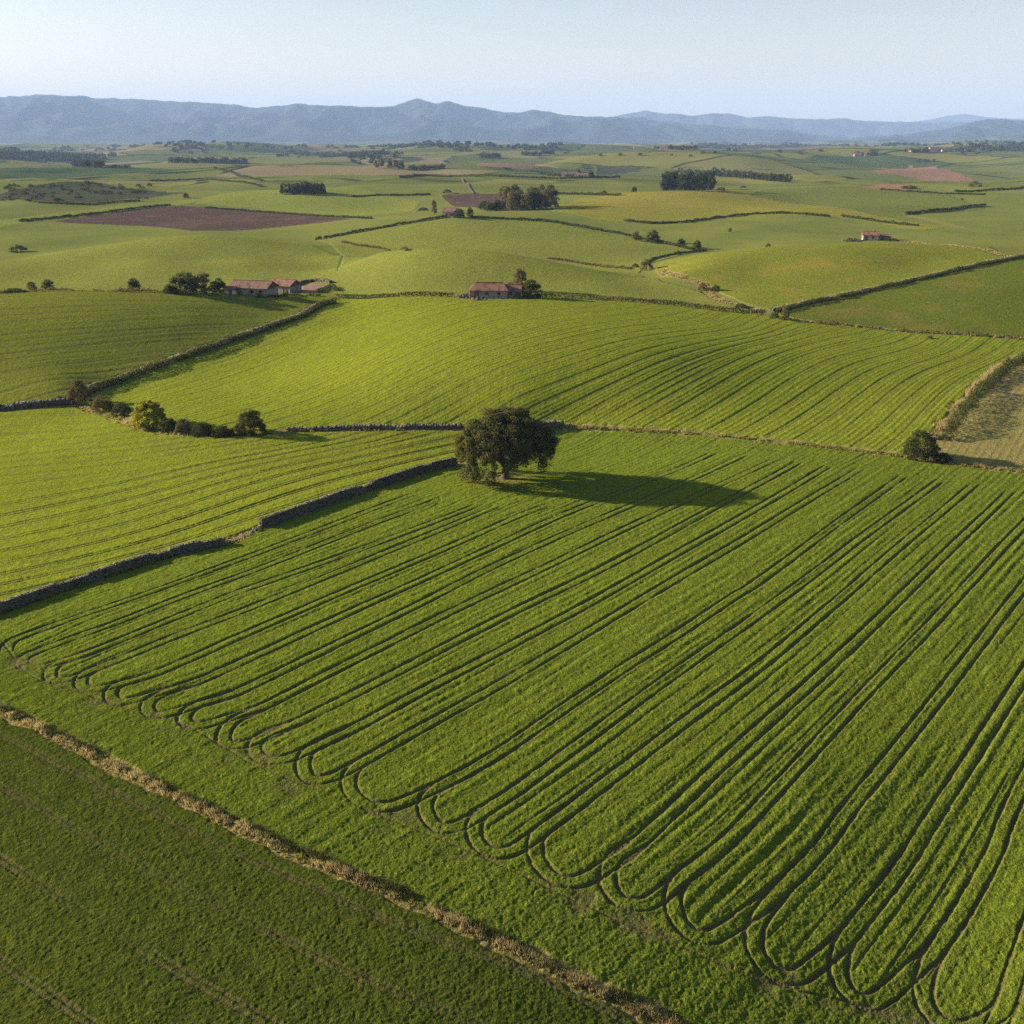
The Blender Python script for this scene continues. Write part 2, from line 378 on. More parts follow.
def dpoly(x, y, PL, maxd):
    out = np.full(len(x), 99.0)
    for a, b in zip(PL[:-1], PL[1:]):
        x0, x1 = min(a[0], b[0]) - maxd, max(a[0], b[0]) + maxd
        y0, y1 = min(a[1], b[1]) - maxd, max(a[1], b[1]) + maxd
        i = np.nonzero((x > x0) & (x < x1) & (y > y0) & (y < y1))[0]
        if len(i) == 0: continue
        d = b - a; L = d @ d + 1e-9
        t = np.clip(((x[i] - a[0]) * d[0] + (y[i] - a[1]) * d[1]) / L, 0, 1)
        out[i] = np.minimum(out[i], np.hypot(x[i] - a[0] - t * d[0], y[i] - a[1] - t * d[1]))
    return out
def inpoly(x, y, PL):
    ins = np.zeros(len(x), bool)
    x0, y0 = PL.min(0); x1, y1 = PL.max(0)
    i = np.nonzero((x >= x0) & (x <= x1) & (y >= y0) & (y <= y1))[0]
    if len(i) == 0: return ins
    xi, yi = x[i], y[i]; c = np.zeros(len(i), bool)
    for a, b in zip(PL, np.roll(PL, -1, 0)):
        if a[1] == b[1]: continue
        c ^= ((a[1] > yi) != (b[1] > yi)) & (xi < (b[0] - a[0]) * (yi - a[1]) / (b[1] - a[1]) + a[0])
    ins[i] = c
    return ins
vf = np.full(NR * NC, -1, np.int16)
for k, F in enumerate(FIELDS):
    vf[inpoly(x, y, F['poly'])] = k
print('fields', round(time.time() - T0, 1))

# grassy balks between the fields: (line, half width, kind)
dirt_path = path([(660,271),(680,277),(700,283),(710,289),(712,296),(722,301),(742,306),(765,313)])
farm_track = path([(884,240),(920,243),(960,247),(985,250),(1008,257)])
hill_track = path([(905,214),(935,221),(962,228)])
BALKS = [(strip, .95), (lane_line, 1.7), (right_verge, 1.6), (wall_main_a, 1.3), (wall_main_b, 1.3), (wall_valley, 2.2), (mid_wall, 1.6), (right_wall, 2.0), (far_right_wall, 2.8), (near_hedge, 1.6),
         (path([(225,545),(262,528)]), 1.4), (dirt_path, 2.4), (farm_track, 3.5), (hill_track, 4), (path([(456,465),(500,458),(535,434)]), 1.5)]
verge = np.zeros(NR * NC)
for PL, hw in BALKS:
    d = dpoly(x, y, PL, hw * 2.2)
    m = d < 50
    wob = fbm(x[m] / 2.3, y[m] / 2.3, 2, 5) * hw * .7
    verge[m] = np.maximum(verge[m], 1 - sstep(hw * .75, hw * 1.15, d[m] + wob))
tree_xy = hit(505, 479)
dt = np.hypot(x - tree_xy[0] + 1.5, (y - tree_xy[1]) * 1.3)
verge = np.maximum(verge, .55 * (1 - sstep(3.0, 8.5, dt + 5 * fbm(x / 4, y / 4, 2, 8))) * (dt < 16))

lush_shade = np.zeros(NR * NC); soil = np.zeros(NR * NC); row = np.zeros(NR * NC); crop = np.zeros(NR * NC); along = np.zeros(NR * NC)
for k, F in enumerate(FIELDS):
    m = np.nonzero(vf == k)[0]
    if len(m) == 0: continue
    xm, ym = x[m], y[m]; R = F['rows']
    hgt = np.full(len(m), .25)
    if R in ROWFIT:
        s, g = rowval(R, xm, ym); row[m] = s if R not in ('K',) else s * 1.6
        wb = .12 * fbm(xm / 1.2, ym / 1.2, 2, 21)
        if R == 'M':
            d = rast(xm, ym); HL = resample(path(HEAD[0]), 1.0); HS = 1 if HL[-1, 0] > HL[0, 0] else -1
            soil[m] = (1 - sstep(.05, .29, d + wb * 1.1)) * (.8 + .5 * fbm(xm / 5, ym / 5, 2, 33))
            fr = s - np.floor(s); dd = np.minimum(np.abs(fr - .33), np.abs(fr - .67)) / g
            soil[m] = np.maximum(soil[m], (1 - sstep(.03, .20, dd + wb * .7)) * np.clip(.10 + .6 * fbm(s * 1.3, (xm * .55 + ym * .83) / 22, 2, 49), 0, .38) * sstep(1.5, 6.0, (ym - np.interp(xm, path(HEAD[0])[:, 0], path(HEAD[0])[:, 1]))))
            bare = fbm(xm / 3.1, ym / 3.1, 3, 77)
            hd = dpoly(xm, ym, path(HEAD[0]), 5.0)
            soil[m] = np.maximum(soil[m], sstep(.22, .60, bare + .10 * (1 - sstep(0, 3, hd)) ) * (1 - sstep(1.0, 3.0, hd)) * .45)
            und = fbm(s * 7.0, (xm * .55 + ym * .83) / 9.0, 3, 41)
            up = sstep(0.5, 5.0, (ym - np.interp(xm, HL[:, 0][::HS], HL[:, 1][::HS])))
            lush_shade[m] = np.clip(1 - sstep(-1.5, 2.5, (ym - np.interp(xm, HL[:, 0][::HS], HL[:, 1][::HS])) + 2 * fbm(xm / 3, ym / 3, 2, 88)) + .7 * (1 - sstep(52, 132, ym + xm * .2)) , 0, 1)  # denser headland crop, plus shade painted in towards the near end
            hgt = .24 + .09 * und * sstep(40, 60, ym)
            hgt += up * .042 * np.sin(s * 2 * np.pi * 5 + .8 * und) * np.clip(.42 + 1.1 * fbm(s * 1.7, (xm * .55 + ym * .83) / 26, 3, 48), 0, 1)
        elif R == 'K':
            ph = s - np.floor(s); dd = np.minimum(np.abs(ph - .5 + .045), np.abs(ph - .5 - .045)) / g
            soil[m] = (1 - sstep(.04, .26, dd + wb)) * np.clip(.34 + .5 * fbm(xm / 9, ym / 9, 2, 34), 0, .6)
            hgt = .2 + .06 * fbm(s * 9, (xm * .8 - ym * .5) / 8, 3, 43)
        elif R == 'B':
            ph = s - np.floor(s); n = vnoise(np.floor(s) + .5, xm / 60, 3) + .5
            dd = np.minimum(np.abs(ph - .5 + .07), np.abs(ph - .5 - .07)) / g
            soil[m] = (1 - sstep(.05, .34, dd + wb)) * (.13 + .38 * n)
            hgt = .27 + .08 * fbm(s * 3.1, (xm * .8 + ym * .5) / 30, 3, 45) + .036 * np.sin(s * 2 * np.pi * 4)
        elif R == 'L':
            ph = s - np.floor(s); n = vnoise(np.floor(s) + .5, xm / 50, 5) + .5
            dd = np.minimum(np.abs(ph - .5 + .09), np.abs(ph - .5 - .09)) / g
            soil[m] = (1 - sstep(.05, .33, dd + wb * .6)) * (.18 + .65 * n)
            hgt = .3 + .1 * fbm(s * 4, xm / 20, 3, 46)
        elif R == 'C':
            ph = s * .9 - np.floor(s * .9)
            soil[m] = (1 - sstep(.2, .9, np.abs(ph - .5) / g / .9 + wb)) * .55 * (vnoise(np.floor(s * .9), xm / 50, 5) + .6)
            hgt = .26 + .16 * fbm(s * 2.4, xm / 26, 3, 47)
        elif R == 'R':
            ph = s - np.floor(s)
            soil[m] = np.clip((1 - sstep(.3, 1.3, np.abs(ph - .5) / g + wb * 2)) * .45 + sstep(-.05, .45, fbm(xm / 14, ym / 14, 3, 9)) * .65, 0, 1)
    hs = np.where(ym < 115, fbm(xm / .26, ym / .26, 2, 91), fbm(xm / .36, ym / .36, 2, 95)) + .3 * fbm(xm / 1.6, ym / 1.6, 2, 92)
    near = 1 - sstep(160, 330, ym)
    crop[m] = hgt * (1 - .85 * soil[m]) + hs * (.035 * near + .03 + .012 * (1 - sstep(62, 125, ym))) * (1 - .5 * soil[m])
    if F['mat'] in ('plough', 'redsoil'): crop[m] = .05 + .1 * hs
crop = crop * (1 - .8 * verge) + verge * .12 * fbm(x / .5, y / .5, 2, 55)
z = z + crop * sstep(10, 40, y)
far = sstep(1050, 1450, y + 160 * fbm(x / 300, y / 300, 2, 66))
print('attributes', round(time.time() - T0, 1))

XYZ = np.stack([x, y, z], 1).astype(np.float32)
ATTR = dict(row=row.astype(np.float32), soil=soil.astype(np.float32), verge=verge.astype(np.float32), lush_shade=lush_shade.astype(np.float32), far=far.astype(np.float32))
i = np.arange(NR - 1)[:, None] * NC + np.arange(NC - 1)[None, :]
QUADS = np.stack([i, i + 1, i + NC + 1, i + NC], -1).reshape(-1, 4)
cxm = (x[QUADS[:, 0]] + x[QUADS[:, 2]]) / 2; cym = (y[QUADS[:, 0]] + y[QUADS[:, 2]]) / 2
fid = vf[QUADS[:, 0]]

def link(name, me, mat=None, parent=None):
    o = bpy.data.objects.new(name, me); bpy.context.scene.collection.objects.link(o)
    if mat is not None: me.materials.append(mat)
    if parent is not None: o.parent = parent
    return o
def np_mesh(name, V, Fq, smooth=True, attrs=None):
    """Fq: (n,3) or (n,4) int array"""
    me = bpy.data.meshes.new(name); V = np.asarray(V, np.float32); Fq = np.asarray(Fq, np.int32)
    me.vertices.add(len(V)); me.vertices.foreach_set('co', V.ravel())
    k = Fq.shape[1]; n = len(Fq)
    me.loops.add(n * k); me.loops.foreach_set('vertex_index', Fq.ravel())
    me.polygons.add(n); me.polygons.foreach_set('loop_start', np.arange(0, n * k, k, dtype=np.int32))
    me.polygons.foreach_set('loop_total', np.full(n, k, np.int32))
    if smooth: me.polygons.foreach_set('use_smooth', np.ones(n, bool))
    me.update(calc_edges=True)
    for a, d in (attrs or {}).items():
        t = me.attributes.new(a, 'FLOAT', 'POINT'); t.data.foreach_set('value', np.asarray(d, np.float32))
    return me
def set_props(o, label=None, cat=None, group=None, kind=None):
    if label: o['label'] = label
    if cat: o['category'] = cat
    if group: o['group'] = group
    if kind: o['kind'] = kind
    return o

def build_ground(mats):
    for k in range(-1, len(FIELDS)):
        sel = QUADS[fid == k]
        if len(sel) == 0: continue
        used, inv = np.unique(sel, return_inverse=True)
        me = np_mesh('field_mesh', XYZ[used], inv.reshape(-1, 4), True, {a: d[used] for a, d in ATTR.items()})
        if k < 0:
            o = link('ground', me, mats['ground']); set_props(o, 'rolling green farmland beyond and around the named fields', None, None, 'structure')
        else:
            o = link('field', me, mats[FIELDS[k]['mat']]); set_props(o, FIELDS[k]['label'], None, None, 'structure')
# ------------------------------------------------------------------ materials
class NT:
    def __init__(s, name):
        s.m = bpy.data.materials.new(name); s.m.use_nodes = True
        s.t = s.m.node_tree; s.t.nodes.clear()
        s.out = s.n('ShaderNodeOutputMaterial')
    def n(s, typ, **kw):
        nd = s.t.nodes.new(typ)
        for k, v in kw.items():
            if k.startswith('i_'):
                nd.inputs[k[2:].replace('_', ' ')].default_value = v
            else: setattr(nd, k, v)
        return nd
    def l(s, a, b): s.t.links.new(a, b)
    def attr(s, name): return s.n('ShaderNodeAttribute', attribute_name=name).outputs['Fac']
    def math(s, op, a, b=None, c=None, clamp=False):
        nd = s.n('ShaderNodeMath', operation=op, use_clamp=clamp)
        for k, q in enumerate((a, b, c)):
            if q is None: continue
            if isinstance(q, (int, float)): nd.inputs[k].default_value = q
            else: s.l(q, nd.inputs[k])
        return nd.outputs[0]
    def mix(s, f, a, b, blend='MIX'):
        nd = s.n('ShaderNodeMix', data_type='RGBA', blend_type=blend)
        for sock, q in ((nd.inputs['Factor'], f), (nd.inputs['A'], a), (nd.inputs['B'], b)):
            if isinstance(q, (int, float)): sock.default_value = q
            elif isinstance(q, tuple): sock.default_value = (*q, 1) if len(q) == 3 else q
            else: s.l(q, sock)
        return nd.outputs['Result']
    def noise(s, vec, scale, detail=3, rough=.5, dims='3D'):
        nd = s.n('ShaderNodeTexNoise', i_Scale=scale, i_Detail=detail, i_Roughness=rough)
        if vec is not None: s.l(vec, nd.inputs['Vector'])
        return nd.outputs['Fac']
    def ramp(s, f, pts):
        nd = s.n('ShaderNodeValToRGB'); s.l(f, nd.inputs[0]); e = nd.color_ramp.elements
        while len(e) < len(pts): e.new(.5)
        for k, (p, c) in enumerate(pts):
            e[k].position = p; e[k].color = (*c, 1) if isinstance(c, tuple) else (c, c, c, 1)
        return nd.outputs['Color']
    def maprange(s, f, a, b, c=0., d=1.):
        nd = s.n('ShaderNodeMapRange', clamp=True)
        s.l(f, nd.inputs[0])
        for k, v in enumerate((a, b, c, d)): nd.inputs[k + 1].default_value = v
        return nd.outputs[0]
    def pos(s, scale=(1, 1, 1)):
        g = s.n('ShaderNodeTexCoord').outputs['Object']
        if scale == (1, 1, 1): return g
        m = s.n('ShaderNodeMapping'); m.inputs['Scale'].default_value = scale; s.l(g, m.inputs['Vector']); return m.outputs[0]
    def bsdf(s, col, rough=.8, spec=.15, normal=None):
        b = s.n('ShaderNodeBsdfPrincipled'); b.inputs['Roughness'].default_value = rough
        b.inputs['Specular IOR Level'].default_value = spec
        if isinstance(col, tuple): b.inputs['Base Color'].default_value = (*col, 1)
        else: s.l(col, b.inputs['Base Color'])
        if normal is not None: s.l(normal, b.inputs['Normal'])
        return b.outputs[0]
    def bump(s, h, dist, strength=1.0, prev=None):
        nd = s.n('ShaderNodeBump'); nd.inputs['Strength'].default_value = strength; nd.inputs['Distance'].default_value = dist
        s.l(h, nd.inputs['Height'])
        if prev is not None: s.l(prev, nd.inputs['Normal'])
        return nd.outputs[0]
    def done(s, sh): s.l(sh, s.out.inputs['Surface']); return s.m

SOIL = (.105, .066, .042)
VERGE_A, VERGE_B = (.26, .20, .075), (.13, .12, .026)

def crop_mat(name, A, B, soilc=SOIL, rows=0., bare=False, transl=.3, patch=None, bumpd=.16, dense=1.0):
    """A lighter leaf colour, B deep leaf colour; soil between the rows"""
    t = NT(name); p = t.pos((1, 1, .3))
    big = t.maprange(t.noise(p, .018, 4, .55), .35, .65)
    mid = t.maprange(t.noise(p, .25, 3, .6), .3, .7)
    fine = t.noise(p, 4.2, 3, .7)
    vfine = t.noise(p, 9.0, 2, .6)
    col = t.mix(t.math('ADD', t.math('MULTIPLY', big, .55), t.math('MULTIPLY', mid, .45)), A, B)
    col = t.mix(t.math('MULTIPLY', t.attr('lush_shade'), .8), col, (.058, .080, .008))  # darker headland crop and the painted darkening of the near end
    if patch: col = t.mix(t.maprange(t.noise(p, .045, 4, .6), .52, .70), col, patch)
    gap = t.maprange(fine, .38, .54, 1., 0.)
    col = t.mix(t.math('MULTIPLY', gap, .8 * dense), col, tuple(.35 * b + .15 * s_ for b, s_ in zip(B, soilc)))
    med = t.noise(p, 1.15, 3, .7); wide = t.noise(p, .33, 4, .7)
    col = t.mix(t.maprange(med, .30, .52, .55, 0), col, tuple(.5 * b for b in B))
    col = t.mix(t.maprange(wide, .34, .50, .38, 0), col, tuple(.62 * b for b in B))
    col = t.mix(t.maprange(med, .55, .72, 0, .5), col, tuple(min(1, c * 1.35) for c in A))
    col = t.mix(t.maprange(vfine, .5, .70, 0, .5), col, tuple(min(1, c * 1.7) for c in A))
    if rows:
        r = t.attr('row'); w = t.math('SINE', t.math('MULTIPLY', r, 6.2832 * 5))
        w = t.math('MULTIPLY', t.maprange(w, .1, 1), t.maprange(t.noise(p, .12, 3), .35, .7))
        col = t.mix(t.math('MULTIPLY', w, rows), col, tuple(.5 * b + .3 * s_ for b, s_ in zip(B, soilc)))
    col = t.mix(t.math('MULTIPLY', t.attr('soil'), .88), col, t.mix(t.noise(p, 1.3, 3), tuple(c * .7 for c in soilc), tuple(c * 1.45 for c in soilc)))
    vc = t.mix(t.maprange(t.noise(p, .9, 4, .6), .40, .62), VERGE_A, VERGE_B)
    col = t.mix(t.math('MULTIPLY', t.attr('verge'), .9), col, vc)
    h = t.math('ADD', fine, t.math('MULTIPLY', vfine, .45))
    nrm = t.bump(t.math('ADD', med, t.math('MULTIPLY', wide, 1.6)), .26, .8)
    nrm = t.bump(h, bumpd, .9, nrm)
    d = t.n('ShaderNodeBsdfDiffuse'); t.l(col, d.inputs['Color']); t.l(nrm, d.inputs['Normal'])
    return t.done(d.outputs[0])

def far_mat():
    t = NT('far_fields'); p = t.pos((1, 1, .0))
    wv = t.n('ShaderNodeTexNoise', i_Scale=.0016, i_Detail=3.); t.l(p, wv.inputs['Vector'])
    warp = t.n('ShaderNodeVectorMath', operation='MULTIPLY_ADD'); t.l(wv.outputs['Color'], warp.inputs[0]); warp.inputs[1].default_value = (260, 260, 0); t.l(p, warp.inputs[2])
    v = t.n('ShaderNodeTexVoronoi', feature='F1', i_Scale=.0034); t.l(warp.outputs[0], v.inputs['Vector'])
    ve = t.n('ShaderNodeTexVoronoi', feature='DISTANCE_TO_EDGE', i_Scale=.0034); t.l(warp.outputs[0], ve.inputs['Vector'])
    sx = t.n('ShaderNodeSeparateXYZ'); t.l(v.outputs['Color'], sx.inputs[0])
    r = t.n('ShaderNodeValToRGB'); t.l(sx.outputs[0], r.inputs[0]); r.color_ramp.interpolation = 'CONSTANT'
    cols = [(0, (.105,.120,.030)), (.16, (.14,.140,.034)), (.30, (.075,.095,.026)), (.42, (.17,.155,.04)), (.55, (.21,.16,.08)), (.62, (.11,.122,.03)), (.76, (.15, .105, .07)), (.82, (.045, .075, .025)), (.92, (.15,.145,.045))]
    e = r.color_ramp.elements
    while len(e) < len(cols): e.new(.5)
    for k, (q, c) in enumerate(cols): e[k].position = q; e[k].color = (*c, 1)
    col = t.mix(t.maprange(t.noise(p, .006, 5, .6), .3, .7), r.outputs[0], t.mix(.35, r.outputs[0], (.12, .13, .035)))
    edge = t.maprange(ve.outputs['Distance'], .012, .026, 1., 0.)
    edge = t.math('MULTIPLY', edge, t.maprange(t.noise(p, .01, 3), .38, .5))
    col = t.mix(edge, col, (.022, .036, .014))
    scr = t.math('MULTIPLY', t.maprange(t.noise(p, .0042, 7, .68), .56, .62), .9)
    col = t.mix(scr, col, (.028, .046, .018))
    # nearer ground: plain pasture
    pp = t.pos((1, 1, .3))
    near = t.mix(t.maprange(t.noise(pp, .02, 4, .6), .35, .65), (.172,.176,.037), (.130,.146,.032))
    near = t.mix(t.maprange(t.noise(pp, 2.2, 3, .6), .35, .5, .5, 0), near, (.03, .045, .015))
    col = t.mix(t.attr('far'), near, col)
    vc = t.mix(t.maprange(t.noise(pp, .9, 4, .6), .38, .62), VERGE_A, VERGE_B)
    col = t.mix(t.math('MULTIPLY', t.attr('verge'), .9), col, vc)
    d = t.n('ShaderNodeBsdfDiffuse'); t.l(col, d.inputs['Color'])
    t.l(t.bump(t.noise(pp, 2.2, 3), .15, .8), d.inputs['Normal'])
    return t.done(d.outputs[0])

def leaf_mat(name, dark, light, transl=.35, hue=None):
    t = NT(name)
    r = t.attr('rnd'); col = t.mix(r, dark, light)
    if hue: col = t.mix(t.maprange(t.noise(t.pos(), .5, 2), .5, .75), col, hue)
    oi = t.n('ShaderNodeObjectInfo').outputs['Random']
    col = t.mix(t.maprange(oi, 0, 1, 0, .35), col, tuple(c * 1.6 for c in dark))
    d = t.n('ShaderNodeBsdfDiffuse'); t.l(col, d.inputs['Color'])
    tr = t.n('ShaderNodeBsdfTranslucent'); t.l(t.mix(.4, col, tuple(min(1, c * 1.8) for c in light)), tr.inputs['Color'])
    mx = t.n('ShaderNodeMixShader'); mx.inputs[0].default_value = transl
    t.l(d.outputs[0], mx.inputs[1]); t.l(tr.outputs[0], mx.inputs[2])
    return t.done(mx.outputs[0])

def rough_mat(name, A, B, scale=2., spec=.2, rough=.85, bumpd=.03, third=None):
    t = NT(name); p = t.pos()
    col = t.mix(t.maprange(t.noise(p, scale, 4, .6), .3, .7), A, B)
    if third: col = t.mix(t.maprange(t.noise(p, scale * .4, 3, .6), .52, .66), col, third)
    return t.done(t.bsdf(col, rough, spec, t.bump(t.noise(p, scale * 3, 3), bumpd, .8)))

def stone_mat():
    t = NT('dry_stone'); p = t.pos()
    v = t.attr('rnd')
    col = t.mix(v, (.048, .044, .034), (.135, .118, .090))
    col = t.mix(t.maprange(t.noise(p, 1.1, 3), .55, .7), col, (.13, .13, .07))
    return t.done(t.bsdf(col, .9, .1, t.bump(t.noise(p, 9, 3), .03, .8)))

def tile_mat(name, A, B, axis_scale=(3., 3., 3.)):
    t = NT(name); p = t.pos()
    w = t.n('ShaderNodeTexWave', i_Scale=1.1, i_Distortion=.6); w.bands_direction = 'X'; t.l(p, w.inputs['Vector'])
    col = t.mix(t.maprange(t.noise(p, 1.6, 4, .65), .3, .7), A, B)
    col = t.mix(t.maprange(t.noise(p, .5, 3), .5, .7), col, tuple(c * .6 for c in A))
    return t.done(t.bsdf(col, .85, .1, t.bump(w.outputs['Fac'], .06, .8)))

def masonry_mat(name, A, B):
    t = NT(name); p = t.pos((1, 1, 1))
    vo = t.n('ShaderNodeTexVoronoi', feature='F1', i_Scale=2.4); t.l(p, vo.inputs['Vector'])
    sx = t.n('ShaderNodeSeparateXYZ'); t.l(vo.outputs['Color'], sx.inputs[0])
    col = t.mix(sx.outputs[0], A, B)
    col = t.mix(t.maprange(t.noise(p, .7, 4, .6), .5, .75), col, tuple(c * .55 for c in A))
    ve = t.n('ShaderNodeTexVoronoi', feature='DISTANCE_TO_EDGE', i_Scale=2.4); t.l(p, ve.inputs['Vector'])
    return t.done(t.bsdf(col, .9, .1, t.bump(t.maprange(ve.outputs['Distance'], 0, .12), .04, .8)))

def mountain_mat(name, wood, grass):
    t = NT(name); p = t.pos((1, 1, 1))
    col = t.mix(t.maprange(t.noise(p, .0016, 6, .62), .46, .60), wood, grass)
    return t.done(t.bsdf(col, .95, .05))

def all_mats():
    M = {}
    M['ground'] = far_mat()
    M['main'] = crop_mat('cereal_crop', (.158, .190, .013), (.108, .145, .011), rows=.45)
    M['near'] = crop_mat('cereal_crop_near', (.068, .084, .008), (.048, .066, .007), rows=.35)
    M['bright'] = crop_mat('young_crop', (.210, .228, .015), (.150, .186, .013), rows=.75, dense=.7)
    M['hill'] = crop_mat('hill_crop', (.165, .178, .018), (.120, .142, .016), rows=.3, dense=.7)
    M['green'] = crop_mat('pasture_green', (.202, .206, .036), (.150, .168, .030), dense=.6)
    M['warm'] = crop_mat('pasture_warm', (.185, .190, .022), (.135, .152, .020), patch=(.25, .19, .035), dense=.5)
    M['olive'] = crop_mat('pasture_olive', (.120, .135, .015), (.088, .112, .014), patch=(.18, .135, .030), dense=.6)
    M['deep'] = crop_mat('pasture_deep', (.142, .156, .033), (.112, .130, .028), dense=.5)
    M['pale'] = crop_mat('pasture_pale', (.215, .225, .038), (.165, .185, .034), dense=.5)
    M['yellow'] = crop_mat('flowering_crop', (.235, .205, .030), (.18, .175, .028), patch=(.21, .14, .045), dense=.5)
    M['stubble'] = crop_mat('dry_stubble', (.190, .190, .030), (.140, .155, .025), soilc=(.27, .18, .095), dense=.6)
    M['scrub'] = crop_mat('scrub_soil', (.080, .088, .040), (.045, .060, .026), patch=(.13, .095, .065), dense=1.)
    M['plough'] = crop_mat('ploughed_earth', (.100, .062, .046), (.068, .044, .036), patch=(.15, .10, .070), dense=.3)
    M['redsoil'] = crop_mat('red_earth', (.27, .135, .085), (.20, .125, .075), patch=(.17, .14, .06), dense=.3)
    M['stone'] = stone_mat()
    M['bark'] = rough_mat('bark', (.035, .027, .020), (.075, .058, .044), 6)
    M['oak'] = leaf_mat('oak_leaves', (.044, .048, .014), (.112, .108, .032), .30, hue=(.115, .088, .034))
    M['leaf'] = leaf_mat('hedge_leaves', (.036, .044, .014), (.095, .096, .026), .3)
    M['leaf_y'] = leaf_mat('yellow_green_leaves', (.16, .16, .018), (.31, .28, .028), .4)
    M['leaf_b'] = leaf_mat('dry_leaves', (.075, .066, .024), (.165, .130, .050), .3)
    M['pine'] = leaf_mat('pine_foliage', (.020, .032, .014), (.050, .060, .024), .2, hue=(.085, .060, .032))
    M['straw'] = leaf_mat('dry_grass', (.15, .125, .042), (.42, .33, .14), .4)
    M['grass'] = leaf_mat('rough_grass', (.10, .105, .016), (.28, .25, .05), .4)
    M['farw'] = leaf_mat('far_wood_leaves', (.022, .034, .016), (.048, .062, .026), .2)
    M['tile'] = tile_mat('roof_tiles', (.18, .085, .060), (.28, .15, .105))
    M['tile_old'] = tile_mat('weathered_tiles', (.16, .090, .068), (.24, .14, .105))
    M['wall_grey'] = masonry_mat('rubble_masonry', (.22, .19, .165), (.34, .29, .25))
    M['wall_white'] = rough_mat('pale_plaster', (.66, .62, .55), (.54, .49, .42), 1.2)
    M['wall_pink'] = masonry_mat('ochre_masonry', (.42, .27, .19), (.56, .40, .30))
    M['redyard'] = rough_mat('yard_earth', (.15, .075, .052), (.22, .12, .08), .6)
    M['wood'] = rough_mat('old_wood', (.10, .07, .05), (.17, .13, .10), 5)
    M['dark'] = rough_mat('dark_opening', (.02, .02, .02), (.03, .028, .026), 4)
    M['mount'] = mountain_mat('mountain_woods', (.014, .024, .025), (.028, .038, .034))
    M['hillfar'] = mountain_mat('foothill_woods', (.030, .045, .025), (.13, .14, .07))
    return M
# ------------------------------------------------------------------ mountains, light, air, camera
def mountain(label, prof, Y0, depth, seed, mat, base=-30, front=.75, rough=1.0, n=(420, 70), name='mountain_range'):
    us = np.array([p[0] for p in prof], float); vs = np.array([p[1] for p in prof], float)
    nu, nv = n
    U = np.linspace(us[0], us[-1], nu); V = np.interp(U, us, vs)
    V = V + 2.1 * rough * np.array(fbm(U / 16.0, U * 0 + seed + .4, 5, seed, .6))
    hr = np.array([CAM_H + Y0 * ray(0, v)[2] / ray(0, v)[1] for v in V])
    q = (U - 512.0) / 1000.0 / 1.068
    s = np.linspace(-1, 1, nv)
    Yg = Y0 + s[:, None] * depth * np.where(s[:, None] < 0, front * 1.6, .8) + 0 * q[None, :]
    Xg = q[None, :] * Yg
    n1 = 1 - np.abs(2 * fbm(Xg / 1500 + seed, Yg / 2600, 5, seed, .55))
    n2 = fbm(Xg / 500, Yg / 700, 4, seed + 5)
    prof_s = np.clip(1 - np.abs(s), 0, 1)[:, None] ** 1.15
    H = hr[None, :]
    body = np.clip((1 - np.abs(s))[:, None], 0, 1)
    z_ = base + (H - base) * prof_s * (1 + (.8 * (n1 - .62) + .2 * n2) * np.sin(np.pi * np.clip(body, 0, 1)) * 1.5)
    lim = CAM_H + (H - CAM_H) * Yg / Y0 * .965
    z_ = np.where(s[:, None] < -.02, np.minimum(z_, lim), z_)
    z_[nv // 2] = H[0]
    Vt = np.stack([Xg, Yg, z_], -1).reshape(-1, 3)
    i = np.arange(nv - 1)[:, None] * nu + np.arange(nu - 1)[None, :]
    Q = np.stack([i, i + 1, i + nu + 1, i + nu], -1).reshape(-1, 4)
    o = link(name, np_mesh(name, Vt, Q), mat)
    return set_props(o, label, None, None, 'structure')

def build_far(M):
    main = [(-330,103),(-200,108),(-80,98),(0,97),(60,94),(78,95.5),(85,94.5),(100,98.5),(118,98),(150,100),(180,101),(205,103),(230,104),(262,108.5),(285,105),(297,103),(310,104.5),(340,105),(370,107),(392,106),(405,102.5),(418,99),(428,102),(437,104),(447,101),(458,103.5),(480,108),(500,111),(520,112),(535,109.5),(548,111),(562,114),(590,117),(620,116.5),(640,117.5),(662,121),(700,124),(740,127),(780,130),(815,134.5),(850,139),(900,143),(960,147)]
    mountain('long blue hazy mountain range on the left and middle of the horizon', main, 15500, 4200, 3, M['mount'])
    mountain('low blue mountain range to the right behind the main one', [(560,124),(600,119),(630,113.5),(645,110.5),(662,113),(690,115),(715,113.5),(728,114),(745,117),(768,115.5),(790,118),(812,119.5),(845,118.5),(862,121),(900,122),(935,121.5),(960,122),(985,121),(1024,122),(1080,119),(1150,124),(1300,120)], 21000, 4200, 9, M['mount'], rough=.7)
    mountain('palest farthest blue peak on the right', [(860,130),(900,124),(925,119.5),(945,116),(955,114.5),(968,114.5),(985,117),(1010,119),(1040,117),(1100,121),(1250,126)], 27000, 2500, 14, M['mount'], rough=.5)
    mountain('darker wooded hills at the right edge of the horizon', [(790,143),(850,139),(900,134.5),(940,130),(965,124),(985,119.5),(1000,118.5),(1015,120),(1040,122),(1090,119),(1200,126),(1350,130)], 13500, 2600, 23, M['mount'], rough=.8)
    mountain('low hazy foothills with farmland below the mountains', [(-300,146),(-100,143),(60,145),(200,144),(330,143.5),(420,145),(500,143),(620,144),(700,141),(780,142),(860,139.5),(930,139),(980,136),(1024,135),(1100,137),(1300,141)], 9800, 1500, 31, M['hillfar'], base=-15, rough=1.2, name='foothills')

